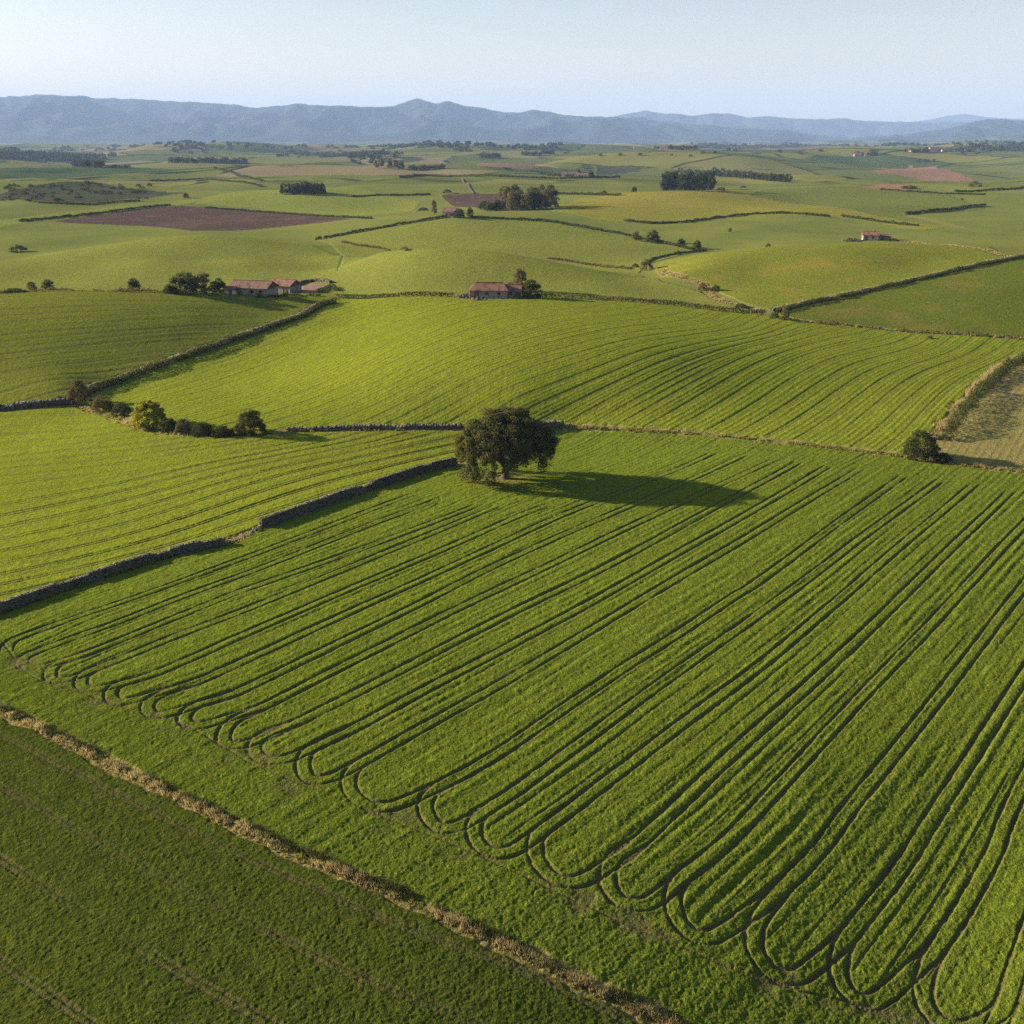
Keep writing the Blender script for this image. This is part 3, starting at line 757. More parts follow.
def build_light(M, sun_strength=4.2, sky_strength=.10, exposure=1.2, density=4e-5, haze_col=(.80, .87, 1.0)):
    sc = bpy.context.scene
    to_sun = np.array([-.964, .266]); elev = math.radians(16.8)
    to_sun = to_sun / np.hypot(*to_sun)
    d = np.array([to_sun[0] * math.cos(elev), to_sun[1] * math.cos(elev), math.sin(elev)])
    L = bpy.data.lights.new('sun', 'SUN'); L.energy = sun_strength; L.angle = math.radians(.55); L.color = (1.0, .88, .70)
    o = bpy.data.objects.new('sun', L); sc.collection.objects.link(o)
    from mathutils import Vector
    o.rotation_euler = Vector((-d[0], -d[1], -d[2])).to_track_quat('-Z', 'Y').to_euler()
    o.location = (-200, 60, 200)
    w = bpy.data.worlds.new('World'); sc.world = w; w.use_nodes = True
    nt = w.node_tree; bg = nt.nodes['Background']
    sk = nt.nodes.new('ShaderNodeTexSky'); sk.sky_type = 'NISHITA'; sk.sun_disc = False
    sk.sun_elevation = elev; sk.sun_rotation = math.atan2(to_sun[0], to_sun[1])
    sk.altitude = 100; sk.air_density = SKY[0]; sk.dust_density = SKY[1]; sk.ozone_density = SKY[2]
    nt.links.new(sk.outputs[0], bg.inputs['Color']); bg.inputs['Strength'].default_value = sky_strength
    # pale band of dusty air low over the horizon
    tc = nt.nodes.new('ShaderNodeTexCoord'); sx = nt.nodes.new('ShaderNodeSeparateXYZ'); nt.links.new(tc.outputs['Generated'], sx.inputs[0])
    mr = nt.nodes.new('ShaderNodeMapRange'); mr.interpolation_type = 'SMOOTHSTEP'; nt.links.new(sx.outputs['Z'], mr.inputs[0])
    for k_, v_ in enumerate((-.02, .22, PALE[3], 0.0)): mr.inputs[k_ + 1].default_value = v_
    b2 = nt.nodes.new('ShaderNodeBackground'); b2.inputs['Color'].default_value = (*PALE[:3], 1); nt.links.new(mr.outputs[0], b2.inputs['Strength'])
    ad = nt.nodes.new('ShaderNodeAddShader'); nt.links.new(bg.outputs[0], ad.inputs[0]); nt.links.new(b2.outputs[0], ad.inputs[1])
    nt.links.new(ad.outputs[0], nt.nodes['World Output'].inputs['Surface'])
    cam = bpy.data.cameras.new('camera'); cam.lens = 36.0 * FPX / 1024.0; cam.sensor_width = 36.0
    cam.clip_start = .5; cam.clip_end = 80000
    co = bpy.data.objects.new('camera', cam); sc.collection.objects.link(co)
    co.location = (0, 0, CAM_H); co.rotation_euler = (math.pi / 2 - PITCH, 0, 0)
    sc.camera = co
    vs = sc.view_settings; sc.display_settings.display_device = 'sRGB'
    vs.view_transform = 'Standard'; vs.look = 'None'; vs.exposure = exposure; vs.gamma = 1.0; vs.use_curve_mapping = False
    # the air
    if density > 0:
        x0, x1, y0, y1, z0, z1_ = -47000, 47000, -300, 34500, -70, 1250
        V = [(a, b, c) for a in (x0, x1) for b in (y0, y1) for c in (z0, z1_)]
        F = [(0,1,3,2),(4,6,7,5),(0,4,5,1),(2,3,7,6),(0,2,6,4),(1,5,7,3)]
        me = bpy.data.meshes.new('haze'); me.from_pydata(V, [], F)
        t = NT('haze_air'); vol = t.n('ShaderNodeVolumePrincipled')
        vol.inputs['Color'].default_value = (*haze_col, 1); vol.inputs['Density'].default_value = density; vol.inputs['Anisotropy'].default_value = 0.0
        t.l(vol.outputs[0], t.out.inputs['Volume']); t.m.volume_intensity if False else None
        ho = link('haze', me, t.m); set_props(ho, None, None, None, 'stuff')
    c = sc.cycles
    c.use_adaptive_sampling = True; c.adaptive_threshold = .02
    c.use_denoising = True; c.denoising_prefilter = 'ACCURATE'; c.denoising_input_passes = 'RGB_ALBEDO_NORMAL'
    c.max_bounces = 5; c.diffuse_bounces = 2; c.glossy_bounces = 1; c.transmission_bounces = 3; c.transparent_max_bounces = 8
    c.volume_bounces = 0
    try: c.denoiser = 'OPENIMAGEDENOISE'
    except Exception: pass
SKY = (1.0, 1.0, 1.0)
PALE = (1.0, .66, .24, .20)
# ------------------------------------------------------------------ plants
def leaf_quads(C, N, size, r, spread=.0):
    """small leaf-shaped quads at centres C, roughly facing N, edge length size (array)"""
    n = len(C)
    N = N + r.normal(0, .75, (n, 3)); N /= np.linalg.norm(N, axis=1)[:, None] + 1e-9
    T = np.cross(N, r.normal(0, 1, (n, 3))); T /= np.linalg.norm(T, axis=1)[:, None] + 1e-9
    B = np.cross(N, T)
    s = size[:, None] * r.uniform(.7, 1.3, (n, 1))
    a, b = T * s, B * s * .62
    V = np.stack([C - a, C + b * .9 - a * .1, C + a, C - b * .9 + a * .15], 1).reshape(-1, 3)
    Fq = np.arange(n * 4).reshape(n, 4)
    return V, Fq, np.repeat(r.uniform(0, 1, n), 4)

def blob_points(r, n, c, rad):
    d = r.normal(0, 1, (n, 3)); d /= np.linalg.norm(d, axis=1)[:, None]
    rr = r.uniform(.45, 1.0, (n, 1)) ** .6
    return c + d * rr * rad, d

def crown_mesh(name, h, w, base, nclump, nleaf, leaf, seed, shape='dome', clump=.2, gaps=.0, d=None):
    r = np.random.default_rng(seed); d = d or w
    Cs, Ns, S = [], [], []
    for k in range(nclump):
        for _ in range(40):
            a = r.uniform(0, 2 * math.pi); t = r.uniform(0, 1)
            if shape == 'dome':
                el = math.asin(r.uniform(-.25, 1)); rr = r.uniform(.62, 1.) if r.random() < .8 else r.uniform(.2, .62)
                p = np.array([math.cos(a) * math.cos(el) * w / 2, math.sin(a) * math.cos(el) * d / 2, math.sin(el) * (h - base) * .78 + base + (h - base) * .20]) * np.array([rr, rr, 1])
                if rr < .62: p[2] = base + (p[2] - base) * r.uniform(.5, 1)
            elif shape == 'cone':
                z_ = t ** 1.2; rr = (1 - z_) ** .8 * r.uniform(.55, 1)
                p = np.array([math.cos(a) * w / 2 * rr, math.sin(a) * d / 2 * rr, base + (h - base) * z_])
            elif shape == 'column':
                z_ = t; rr = math.sin(math.pi * min(1, z_ * .85 + .12)) ** .5 * r.uniform(.5, 1)
                p = np.array([math.cos(a) * w / 2 * rr, math.sin(a) * d / 2 * rr, base + (h - base) * z_])
            else:   # bush : down to the ground
                el = math.asin(r.uniform(-.05, 1)); rr = r.uniform(.70, .95)
                p = np.array([math.cos(a) * math.cos(el) * w / 2 * rr, math.sin(a) * math.cos(el) * d / 2 * rr, h * .12 + math.sin(el) * h * .8 * rr])
            if gaps and fbm(np.array([p[0] / w * 4 + seed]), np.array([p[2] / h * 4 + p[1] / w * 3]), 2, seed)[0] < -.16 - .1 + gaps: continue
            break
        cr = clump * w * r.uniform(.6, 1.15)
        P_, D_ = blob_points(r, nleaf, p, np.array([cr, cr, cr * .72]))
        P_[:, 2] = np.maximum(P_[:, 2], .03)
        Cs.append(P_); Ns.append(D_ + np.array([0, 0, .35])); S.append(np.full(nleaf, leaf))
    V, Fq, R = leaf_quads(np.vstack(Cs), np.vstack(Ns), np.concatenate(S), r)
    cl = np.repeat(r.uniform(-.3, .3, nclump), nleaf * 4)
    return np_mesh(name, V, Fq, False, {'rnd': np.clip(R * .6 + .2 + cl, 0, 1)})

def tube(pts, rad, sides=7):
    V, F = [], []
    pts = np.array(pts, float)
    for k, (p, rr) in enumerate(zip(pts, rad)):
        d = pts[min(k + 1, len(pts) - 1)] - pts[max(k - 1, 0)]; d /= np.linalg.norm(d) + 1e-9
        a = np.cross(d, [0.3, 1, .1]); a /= np.linalg.norm(a); b = np.cross(d, a)
        for j in range(sides):
            t = 2 * math.pi * j / sides
            V.append(p + (a * math.cos(t) + b * math.sin(t)) * rr * (1 + .12 * math.sin(3 * t + k)))
    for k in range(len(pts) - 1):
        for j in range(sides):
            a0 = k * sides + j; a1 = k * sides + (j + 1) % sides
            F.append((a0, a1, a1 + sides, a0 + sides))
    return V, F
def trunk_mesh(name, h, base, w, rad, seed, nb=7):
    r = random.Random(seed); V, F = [], []
    def add(p, q):
        v, f = tube(p, q); o = len(V); V.extend(v); F.extend([tuple(i + o for i in x) for x in f])
    top = base + (h - base) * .45
    main = [(0, 0, -.35), (.0, 0, .12 * base), (.04 * w * r.uniform(-1, 1), .02 * w, base * .8), (.05 * w * r.uniform(-1, 1), 0, top)]
    add(main, [rad * 1.7, rad * 1.15, rad * .85, rad * .35])
    for k in range(nb):
        a = k * 2 * math.pi / nb + r.uniform(-.3, .3); z0 = base * r.uniform(.75, 1.1); L = w * r.uniform(.30, .42)
        zz = base + (h - base) * r.uniform(.35, .8)
        p0 = (main[2][0] * .8, main[2][1], z0)
        p1 = (math.cos(a) * L * .45, math.sin(a) * L * .45, z0 + (zz - z0) * .6)
        p2 = (math.cos(a) * L, math.sin(a) * L, zz)
        add([p0, p1, p2], [rad * .5, rad * .33, rad * .08])
        for q in range(2):
            b = a + r.choice((-1, 1)) * r.uniform(.5, .9)
            add([p1, (p1[0] + math.cos(b) * L * .4, p1[1] + math.sin(b) * L * .4, p1[2] + (h - p1[2]) * r.uniform(.2, .5))], [rad * .22, rad * .05])
    return np_mesh(name, V, F)

PROTO = {}
def proto(kind, crown, trunk, mat):
    PROTO[kind] = (crown, trunk, mat)
def place_plant(kind, name, xy, h, w, label, cat, M, group=None, rot=None, sink=0.0, asp=1.0):
    """the prototypes are 1 m high and 1 m wide; every plant is an Empty with a crown and (for trees) a trunk"""
    crown, trunk, mat = PROTO[kind]
    e = bpy.data.objects.new(name, None); bpy.context.scene.collection.objects.link(e)
    e.location = (xy[0], xy[1], z1(*xy) - sink); e.rotation_euler = (0, 0, random.uniform(0, 6.28) if rot is None else rot)
    e.empty_display_size = .1
    e.scale = (w, w * asp, h)
    set_props(e, label, cat, group)
    if not crown.materials: crown.materials.append(M[mat])
    o = bpy.data.objects.new('crown' if trunk else 'foliage', crown); bpy.context.scene.collection.objects.link(o); o.parent = e
    if trunk:
        if not trunk.materials: trunk.materials.append(M['bark'])
        o = bpy.data.objects.new('trunk', trunk); bpy.context.scene.collection.objects.link(o); o.parent = e
    return e
def pxplant(kind, name, u, v, hpx, wpx, label, cat, M, **kw):
    xy = hit(u, v); s = pxm(*xy); d = math.hypot(xy[1], CAM_H)
    cosv = xy[1] / d
    return place_plant(kind, name, xy, hpx / s / max(.6, cosv), wpx / s, label, cat, M, **kw)

def build_protos(M):
    proto('tree_a', crown_mesh('crown_round', 1, 1, .08, 60, 40, .045, 1, 'dome', .17), trunk_mesh('trunk_round', 1, .28, 1, .035, 1), 'leaf')
    proto('tree_b', crown_mesh('crown_loose', 1, 1, .10, 46, 36, .045, 2, 'dome', .16), trunk_mesh('trunk_loose', 1, .30, 1, .03, 2), 'leaf_b')
    proto('pine_a', crown_mesh('crown_pine', 1, 1, .15, 40, 30, .05, 3, 'column', .20), trunk_mesh('trunk_pine', 1, .3, 1, .03, 3, 4), 'pine')
    proto('pine_b', crown_mesh('crown_fir', 1, 1, .12, 36, 30, .05, 4, 'column', .22), trunk_mesh('trunk_fir', 1, .3, 1, .03, 4, 4), 'pine')
    proto('spire', crown_mesh('crown_spire', 1, 1, .05, 34, 30, .05, 5, 'cone', .22), trunk_mesh('trunk_spire', 1, .2, 1, .03, 5, 3), 'leaf_b')
    proto('bush_fine', crown_mesh('foliage_fine', 1, 1, 0, 110, 90, .022, 6, 'bush', .13), None, 'leaf')
    proto('bush_fine_b', crown_mesh('foliage_brown', 1, 1, 0, 100, 90, .022, 7, 'bush', .13), None, 'leaf_b')
    proto('bush_yellow', crown_mesh('foliage_yellow', 1, 1, 0, 190, 80, .022, 8, 'bush', .10), None, 'leaf_y')
    proto('bush', crown_mesh('foliage_small', 1, 1, 0, 34, 34, .05, 9, 'bush', .18), None, 'leaf')
    proto('bush_b', crown_mesh('foliage_small_dry', 1, 1, 0, 34, 34, .05, 10, 'bush', .18), None, 'leaf_b')

def build_oak(M):
    xy = hit(505, 479); z0 = z1(*xy)
    s = pxm(*xy); H = 70.0 / s / .955; Wd = 104.0 / s
    e = bpy.data.objects.new('oak_tree', None); bpy.context.scene.collection.objects.link(e); e.location = (xy[0], xy[1], z0)
    set_props(e, 'large lone round oak tree with dark drooping crown standing in the main field', 'tree')
    r = np.random.default_rng(12)
    Cs, Ns, CL = [], [], []
    n = 0
    base = H * .15
    # clumps over an irregular dome whose skirt hangs low on the left, thinner on the right
    while n < 640:
        a = r.uniform(0, 2 * math.pi); el = math.asin(r.uniform(-.32, 1)); rr = r.uniform(.72, 1) if r.random() < .82 else r.uniform(.30, .72)
        lump = 1 + .05 * math.sin(3 * a + 1.2) * math.cos(2.3 * el) + .05 * math.sin(7 * a + 4 * el)
        px = math.cos(a) * math.cos(el) * Wd / 2 * .93 * rr * lump
        py = math.sin(a) * math.cos(el) * Wd / 2 * .88 * rr * lump
        zc = H * .42
        pz = zc + (math.sin(el) * (H - zc) * .93 * (rr if el > 0 else 1) * (1 + .05 * math.sin(5 * a)) if el > 0 else math.sin(el) * H * (1.0 if px < 0 else .85))
        if el < 0 and rr < .80: continue
        if pz < H * (.07 if px < -2 else .24): continue
        if el < .05 and math.hypot(px, py) < Wd * .30: continue
        if abs(px - .3) < 2.4 and py < 0 and pz < H * .34: continue
        if vnoise(np.array([px * .42 + 5]), np.array([pz * .55 + py * .3]), 9)[0] < -.30: continue
        hang = el < .15
        cr = r.uniform(.75, 1.35) * (.8 if hang else 1.0)
        m = 150
        P_, D_ = blob_points(r, m, np.array([px, py, pz]), np.array([cr, cr, cr * (1.35 if hang else .72)]))
        P_ = P_[(P_[:, 2] > (.5 if px < -2 else 2.0)) & ~((np.abs(P_[:, 0] - .3) < 1.7) & (P_[:, 1] < 0) & (P_[:, 2] < H * .30))]; m = len(P_); D_ = D_[:m]
        Cs.append(P_); Ns.append(D_ + np.array([px / Wd, py / Wd, .35])); CL.append(np.full(m, r.uniform(-.3, .3))); n += 1
    C_ = np.vstack(Cs)
    V, Fq, R = leaf_quads(C_, np.vstack(Ns), np.full(len(C_), .19), r)
    o = link('crown', np_mesh('crown', V, Fq, False, {'rnd': np.clip(R * .6 + .2 + np.repeat(np.concatenate(CL), 4), 0, 1)}), M['oak'], e)
    rr_ = random.Random(3); V, F = [], []
    def add(p, q, sd=9):
        v, f = tube(p, q, sd); k = len(V); V.extend(v); F.extend([tuple(i + k for i in x_) for x_ in f])
    add([(0, 0, -.5), (0, 0, .15), (.03, 0, 1.0), (.12, 0, 2.3), (.2, .05, 4.2), (.0, .1, 6.6), (-.2, 0, 9)], [1.25, .86, .62, .62, .5, .32, .1], 12)
    for k in range(11):
        a = k * 2 * math.pi / 11 + rr_.uniform(-.2, .2); z_ = rr_.uniform(2.0, 3.6); L = Wd * rr_.uniform(.3, .43); up = H * rr_.uniform(.35, .78)
        p0 = np.array((.15, .02, z_)); p1 = np.array((math.cos(a) * L * .35, math.sin(a) * L * .35, z_ + (up - z_) * .5)); p2 = np.array((math.cos(a) * L * .7, math.sin(a) * L * .7, up)); p3 = np.array((math.cos(a) * L, math.sin(a) * L, up + rr_.uniform(-1.5, .8)))
        add([p0, p1, p2, p3], [.36, .25, .14, .05])
        for q in range(4):
            b = a + rr_.uniform(-1.1, 1.1); s_ = p1 + (p2 - p1) * rr_.uniform(0, 1)
            add([s_, s_ + np.array((math.cos(b) * L * .25, math.sin(b) * L * .25, rr_.uniform(-.6, 2.2))), s_ + np.array((math.cos(b) * L * .42, math.sin(b) * L * .42, rr_.uniform(-2.0, 3.0)))], [.12, .07, .03], 6)
    link('trunk', np_mesh('trunk', V, F), M['bark'], e)

# ------------------------------------------------------------------ tufts, walls, hedges
def line_frame(PL, step):
    W_ = resample(PL, step); t = np.gradient(W_, axis=0); t /= np.hypot(t[:, 0], t[:, 1])[:, None] + 1e-9
    return W_, t, np.stack([-t[:, 1], t[:, 0]], 1)

def tufts(name, label, PL, width, per_m, hgt, blade, mat, M, blades=9, seed=1, clumpy=.6, z_off=0.0, kind='stuff', cat=None, parent=None, gate=None):
    r = np.random.default_rng(seed)
    W_, t, nrm = line_frame(PL, .25)
    L = len(W_) * .25; n = int(L * per_m)
    k = r.integers(0, len(W_), n); off = np.clip(r.normal(0, .42, n), -1.1, 1.1) * width
    c = W_[k] + nrm[k] * off[:, None] + r.uniform(-.15, .15, (n, 2))
    dens = fbm(c[:, 0] / 1.7, c[:, 1] / 1.7, 3, seed + 3)
    keep = dens > (-.35 + clumpy * .35); 
    if gate is not None: keep &= gate(c[:, 0], c[:, 1])
    c = c[keep]; dens = dens[keep]; n = len(c)
    hh = hgt * (.55 + 1.1 * np.clip(dens + .35, 0, 1)) * r.uniform(.6, 1.25, n)
    zb = zfun(c[:, 0], c[:, 1]) + z_off
    m = n * blades
    C_ = np.repeat(c, blades, 0) + r.normal(0, hgt * .22, (m, 2)); H_ = np.repeat(hh, blades) * r.uniform(.6, 1.1, m); Z_ = np.repeat(zb, blades)
    a = r.uniform(0, 2 * math.pi, m); lean = r.uniform(.1, .6, m) * H_; la = r.uniform(0, 2 * math.pi, m)
    bw = blade * r.uniform(.6, 1.4, m)
    A = np.stack([C_[:, 0] - np.cos(a) * bw, C_[:, 1] - np.sin(a) * bw, Z_ - .05], 1)
    B = np.stack([C_[:, 0] + np.cos(a) * bw, C_[:, 1] + np.sin(a) * bw, Z_ - .05], 1)
    T = np.stack([C_[:, 0] + np.cos(la) * lean, C_[:, 1] + np.sin(la) * lean, Z_ + H_], 1)
    V = np.stack([A, B, T], 1).reshape(-1, 3)
    rn = np.repeat(np.clip(np.repeat(dens, blades) * .8 + .45 + r.uniform(-.35, .35, m), 0, 1), 3)
    me = np_mesh(name, V, np.arange(len(V)).reshape(-1, 3), False, {'rnd': rn})
    o = link(name, me, M[mat], parent)
    if parent is None: set_props(o, label, cat, None, kind)
    return o

def stone_wall(label, PL, h, w, M, ls=.42, rows=5, seed=1, ragged=.25, ivy=0.0, tuft=True, extra=None):
    """dry stone wall: courses of separate rough blocks"""
    r = np.random.default_rng(seed); W_, t, nrm = line_frame(PL, .1)
    L = (len(W_) - 1) * .1
    V, F, R = [], [], []
    cube = np.array([(a, b, c) for a in (-1, 1) for b in (-1, 1) for c in (-1, 1)], float) * .5
    cf = [(0,1,3,2),(4,6,7,5),(0,4,5,1),(2,3,7,6),(0,2,6,4),(1,5,7,3)]
    hc = h / rows; s = [r.uniform(0, ls) for _ in range(rows)]
    for k in range(rows):
        x_ = s[k] * .5
        while x_ < L:
            l = ls * r.uniform(.6, 1.5); i = min(int(x_ / .1), len(W_) - 1); p = W_[i]
            top = h * (1 + ragged * 2 * (vnoise(np.array([x_ / 4.0]), np.array([seed * 1.7]), 2)[0]) )
            if hc * (k + .6) < top or k == 0:
                ww = w * (1.15 - .25 * k / rows)
                for side in (-1, 1):
                    c = cube * np.array([l * 1.02, ww * .56, hc * r.uniform(.95, 1.2)]) + r.normal(0, .035 * (ls / .4), (8, 3))
                    X = p[0] + t[i, 0] * c[:, 0] + nrm[i, 0] * (c[:, 1] + side * ww * .26)
                    Y = p[1] + t[i, 1] * c[:, 0] + nrm[i, 1] * (c[:, 1] + side * ww * .26)
                    Z = c[:, 2] + hc * (k + .5) - .04
                    o = len(V); V.extend(np.stack([X, Y, Z], 1).tolist()); F.extend([tuple(q + o for q in f) for f in cf]); R.extend([r.uniform(0, 1)] * 8)
            x_ += l
    V = np.array(V); V[:, 2] += zfun(V[:, 0], V[:, 1]); c0 = V.mean(0)
    wl = link('stone_wall', np_mesh('stone_wall', V, F, False, {'rnd': R}), M['stone']); set_props(wl, label, 'wall')
    if ivy > 0:
        n = int(L * ivy); i = r.integers(0, len(W_), n); nz = vnoise(i * .1 / 3.0, i * 0 + seed + .37, 4); i = i[nz >= np.median(nz)]
        P_ = []; 
        for q in i:
            c = np.array([W_[q, 0], W_[q, 1], 0]); c[2] = z1(c[0], c[1]) + h * r.uniform(.2, 1.0)
            pp, _ = blob_points(r, 26, c, np.array([.5, .5, .4])); P_.append(pp)
        C_ = np.vstack(P_); V2, F2, R2 = leaf_quads(C_, C_ * 0 + np.array([0, 0, 1.]), np.full(len(C_), .10 * max(1, ls / .42)), r)
        link('bramble', np_mesh('bramble', V2, F2, False, {'rnd': R2}), M['leaf'], wl)
    return wl

def hedge(label, PL, h, w, M, mat='leaf', leaf=.25, dens=26, seed=1, gap=.0, wob=.35, name='hedgerow', cat='hedge'):
    r = np.random.default_rng(seed); W_, t, nrm = line_frame(PL, .5); L = len(W_) * .5
    n = int(L * dens); k = r.integers(0, len(W_), n); sl = k * .5
    hv = h * (1 + wob * 2 * fbm(sl / 6.0, sl * 0 + seed, 3, 7)); 
    u_ = r.uniform(-1, 1, n); a = np.sqrt(1 - u_ * u_)
    off = u_ * w / 2 + r.normal(0, .06 * w, n)
    zz = hv * (a * .25 + .75) * r.uniform(0, 1, n) ** .6
    keep = (vnoise(sl / 5.0, sl * 0 + seed * 3.1, 5) + .5) > gap
    x_ = W_[k, 0] + nrm[k, 0] * off + r.normal(0, .15, n); y_ = W_[k, 1] + nrm[k, 1] * off + r.normal(0, .15, n)
    C_ = np.stack([x_, y_, zfun(x_, y_) + zz], 1)[keep]
    N_ = np.stack([nrm[k, 0] * u_, nrm[k, 1] * u_, .3 + 0 * u_], 1)[keep]
    V, Fq, R = leaf_quads(C_, N_, np.full(len(C_), leaf), r)
    o = link(name, np_mesh(name, V, Fq, False, {'rnd': R}), M[mat]); set_props(o, label, cat)
    return o

def build_lines(M):
    stone_wall('long dark dry stone wall at the left edge with its shadow on the big field', wall_main_a, 1.55, .8, M, .42, 6, 1, .50, ivy=2.4)
    tufts('grass_tufts', 'uneven grass at the shaded foot of the near stone wall', wall_main_a + np.array([.25,-.75]), .35, 16, .5, .05, 'grass', M, 8, 18, .9)
    stone_wall('dry stone wall leading up to the lone oak, behind the gap in the boundary', wall_main_b, 1.7, .85, M, .42, 6, 2, .42, ivy=1.4)
    stone_wall('tumbled remains of the wall filling the gap before the stretch to the oak', path([(222,546),(240,538),(264,528)]), .6, .8, M, .42, 3, 7, .9, ivy=.8)
    tufts('dry_grass', 'dry grass tufts in the gap of the near stone wall', path([(220,546),(240,539),(266,528)]), 1.1, 26, .45, .05, 'straw', M, 9, 17, .3)
    tufts('grass_tufts', 'rough grass along the top of the near stone wall', wall_main_a + np.array([-.2,.7]), .7, 34, .75, .05, 'grass', M, 8, 3)
    tufts('grass_tufts', 'rough grass beside the stone wall that leads to the oak', wall_main_b + np.array([-.2,.7]), .7, 30, .75, .06, 'grass', M, 8, 4)
    stone_wall('short pale broken stone wall just right of the oak crown', path([(530,433),(545,428.5),(562,426.5)]), 1.5, .9, M, .6, 4, 5, .3)
    stone_wall('low stone wall with a dark hedge foot at the far left edge', near_hedge, 1.6, .9, M, .6, 4, 6, .15)
    stone_wall('low broken stone wall running between the dark bush and the oak', path([(288,431.5),(340,429.5),(400,428.5),(462,428)]), .9, .9, M, .55, 3, 8, .5)
    tufts('dry_grass', 'dry straw coloured grass strip dividing the two near fields', strip, .36, 34, .50, .04, 'straw', M, 13, 11, .25)
    tufts('grass_tufts', 'green rough grass mixed through the straw coloured strip', strip + np.array([.2,.4]), .5, 16, .5, .05, 'leaf', M, 12, 12, .9)
    tufts('grass_tufts', 'short rough grass on the edge of the straw strip', strip, 1.0, 14, .25, .05, 'grass', M, 8, 13, .6)
    tufts('dry_grass', 'dry grass growing along the lane between bushes and oak', lane_line[:len(lane_line)], 1.0, 14, .5, .09, 'straw', M, 8, 14, .8)
    tufts('grass_tufts', 'rough green grass along the boundary behind the big field', lane_line, 1.4, 12, .45, .09, 'grass', M, 8, 15, .8)
    tufts('dry_grass', 'rough grass around the foot of the lone oak', path([(468,479),(480,482),(500,483),(520,481),(535,479)]), 1.5, 26, .3, .05, 'grass', M, 8, 16, .9)
    # sunken wall on the left
    stone_wall('old stone wall descending the hillside beside the shaded field', wall_valley, 1.1, 1.1, M, .8, 3, 21, .3)
    off = wall_valley + np.array([1.6, -1.4])
    hedge('dark hedge at the foot of the wall descending the left hillside', off + np.array([-.4,.3]), 1.9, 1.9, M, 'leaf', .22, 70, 22, .0, .3)
    tufts('dry_grass', 'pale grass along the top of the hillside wall', wall_valley - np.array([.5, -.45]), 1.0, 26, .7, .12, 'straw', M, 7, 23, .6)
    hedge('dark straight hedge left of the long barn', path([(336,297.8),(395,297.5),(454,297.2)]), 1.6, 1.3, M, 'leaf', .26, 40, 24, .0, .12)
    hedge('dark hedge curving right from the barn across the hilltop', path([(520,299),(560,298.5),(620,301.5),(680,306.5),(730,312.5),(764,315.5)]), 1.8, 1.5, M, 'leaf', .26, 40, 25, .0, .15)
    stone_wall('stone wall climbing to the right edge between two middle fields', right_wall, 1.0, 1.2, M, 1.1, 2, 26, .3)
    hedge('dark hedge below the stone wall that climbs to the right edge', right_wall + np.array([.9, -1.6]), 1.5, 1.5, M, 'leaf', .26, 40, 27, .05)
    tufts('dry_grass', 'dry grass along the wall climbing to the right edge', right_wall - np.array([.6, -1.6]), 1.1, 8, .7, .2, 'straw', M, 6, 28, .5)
    hedge('thin brown hedge line under the olive field on the right', right_verge, .9, 1.2, M, 'leaf_b', .25, 16, 29, .25, .5)
    tufts('dry_grass', 'tan dry grass line under the olive field on the right', right_verge, 1.2, 9, .5, .18, 'straw', M, 6, 30, .7)
    hedge('leaning thick hedge beside the dry corner field on the right', far_right_wall + np.array([.6, -.9]), 2.6, 2.4, M, 'leaf', .24, 60, 31, .06, .4)
    tufts('dry_grass', 'sunlit dry reeds along the hedge of the right corner field', far_right_wall - np.array([1.5, -.6]), 1.0, 16, 1.0, .10, 'straw', M, 9, 32, .8)
    tufts('dry_grass', 'tan grass on the winding track in the middle distance', dirt_path, 1.6, 12, .6, .2, 'straw', M, 6, 33, .4)
    tufts('dry_grass', 'tan grass on the track from the tan roofed farm', farm_track, 2.4, 7, .5, .3, 'straw', M, 6, 34, .4)
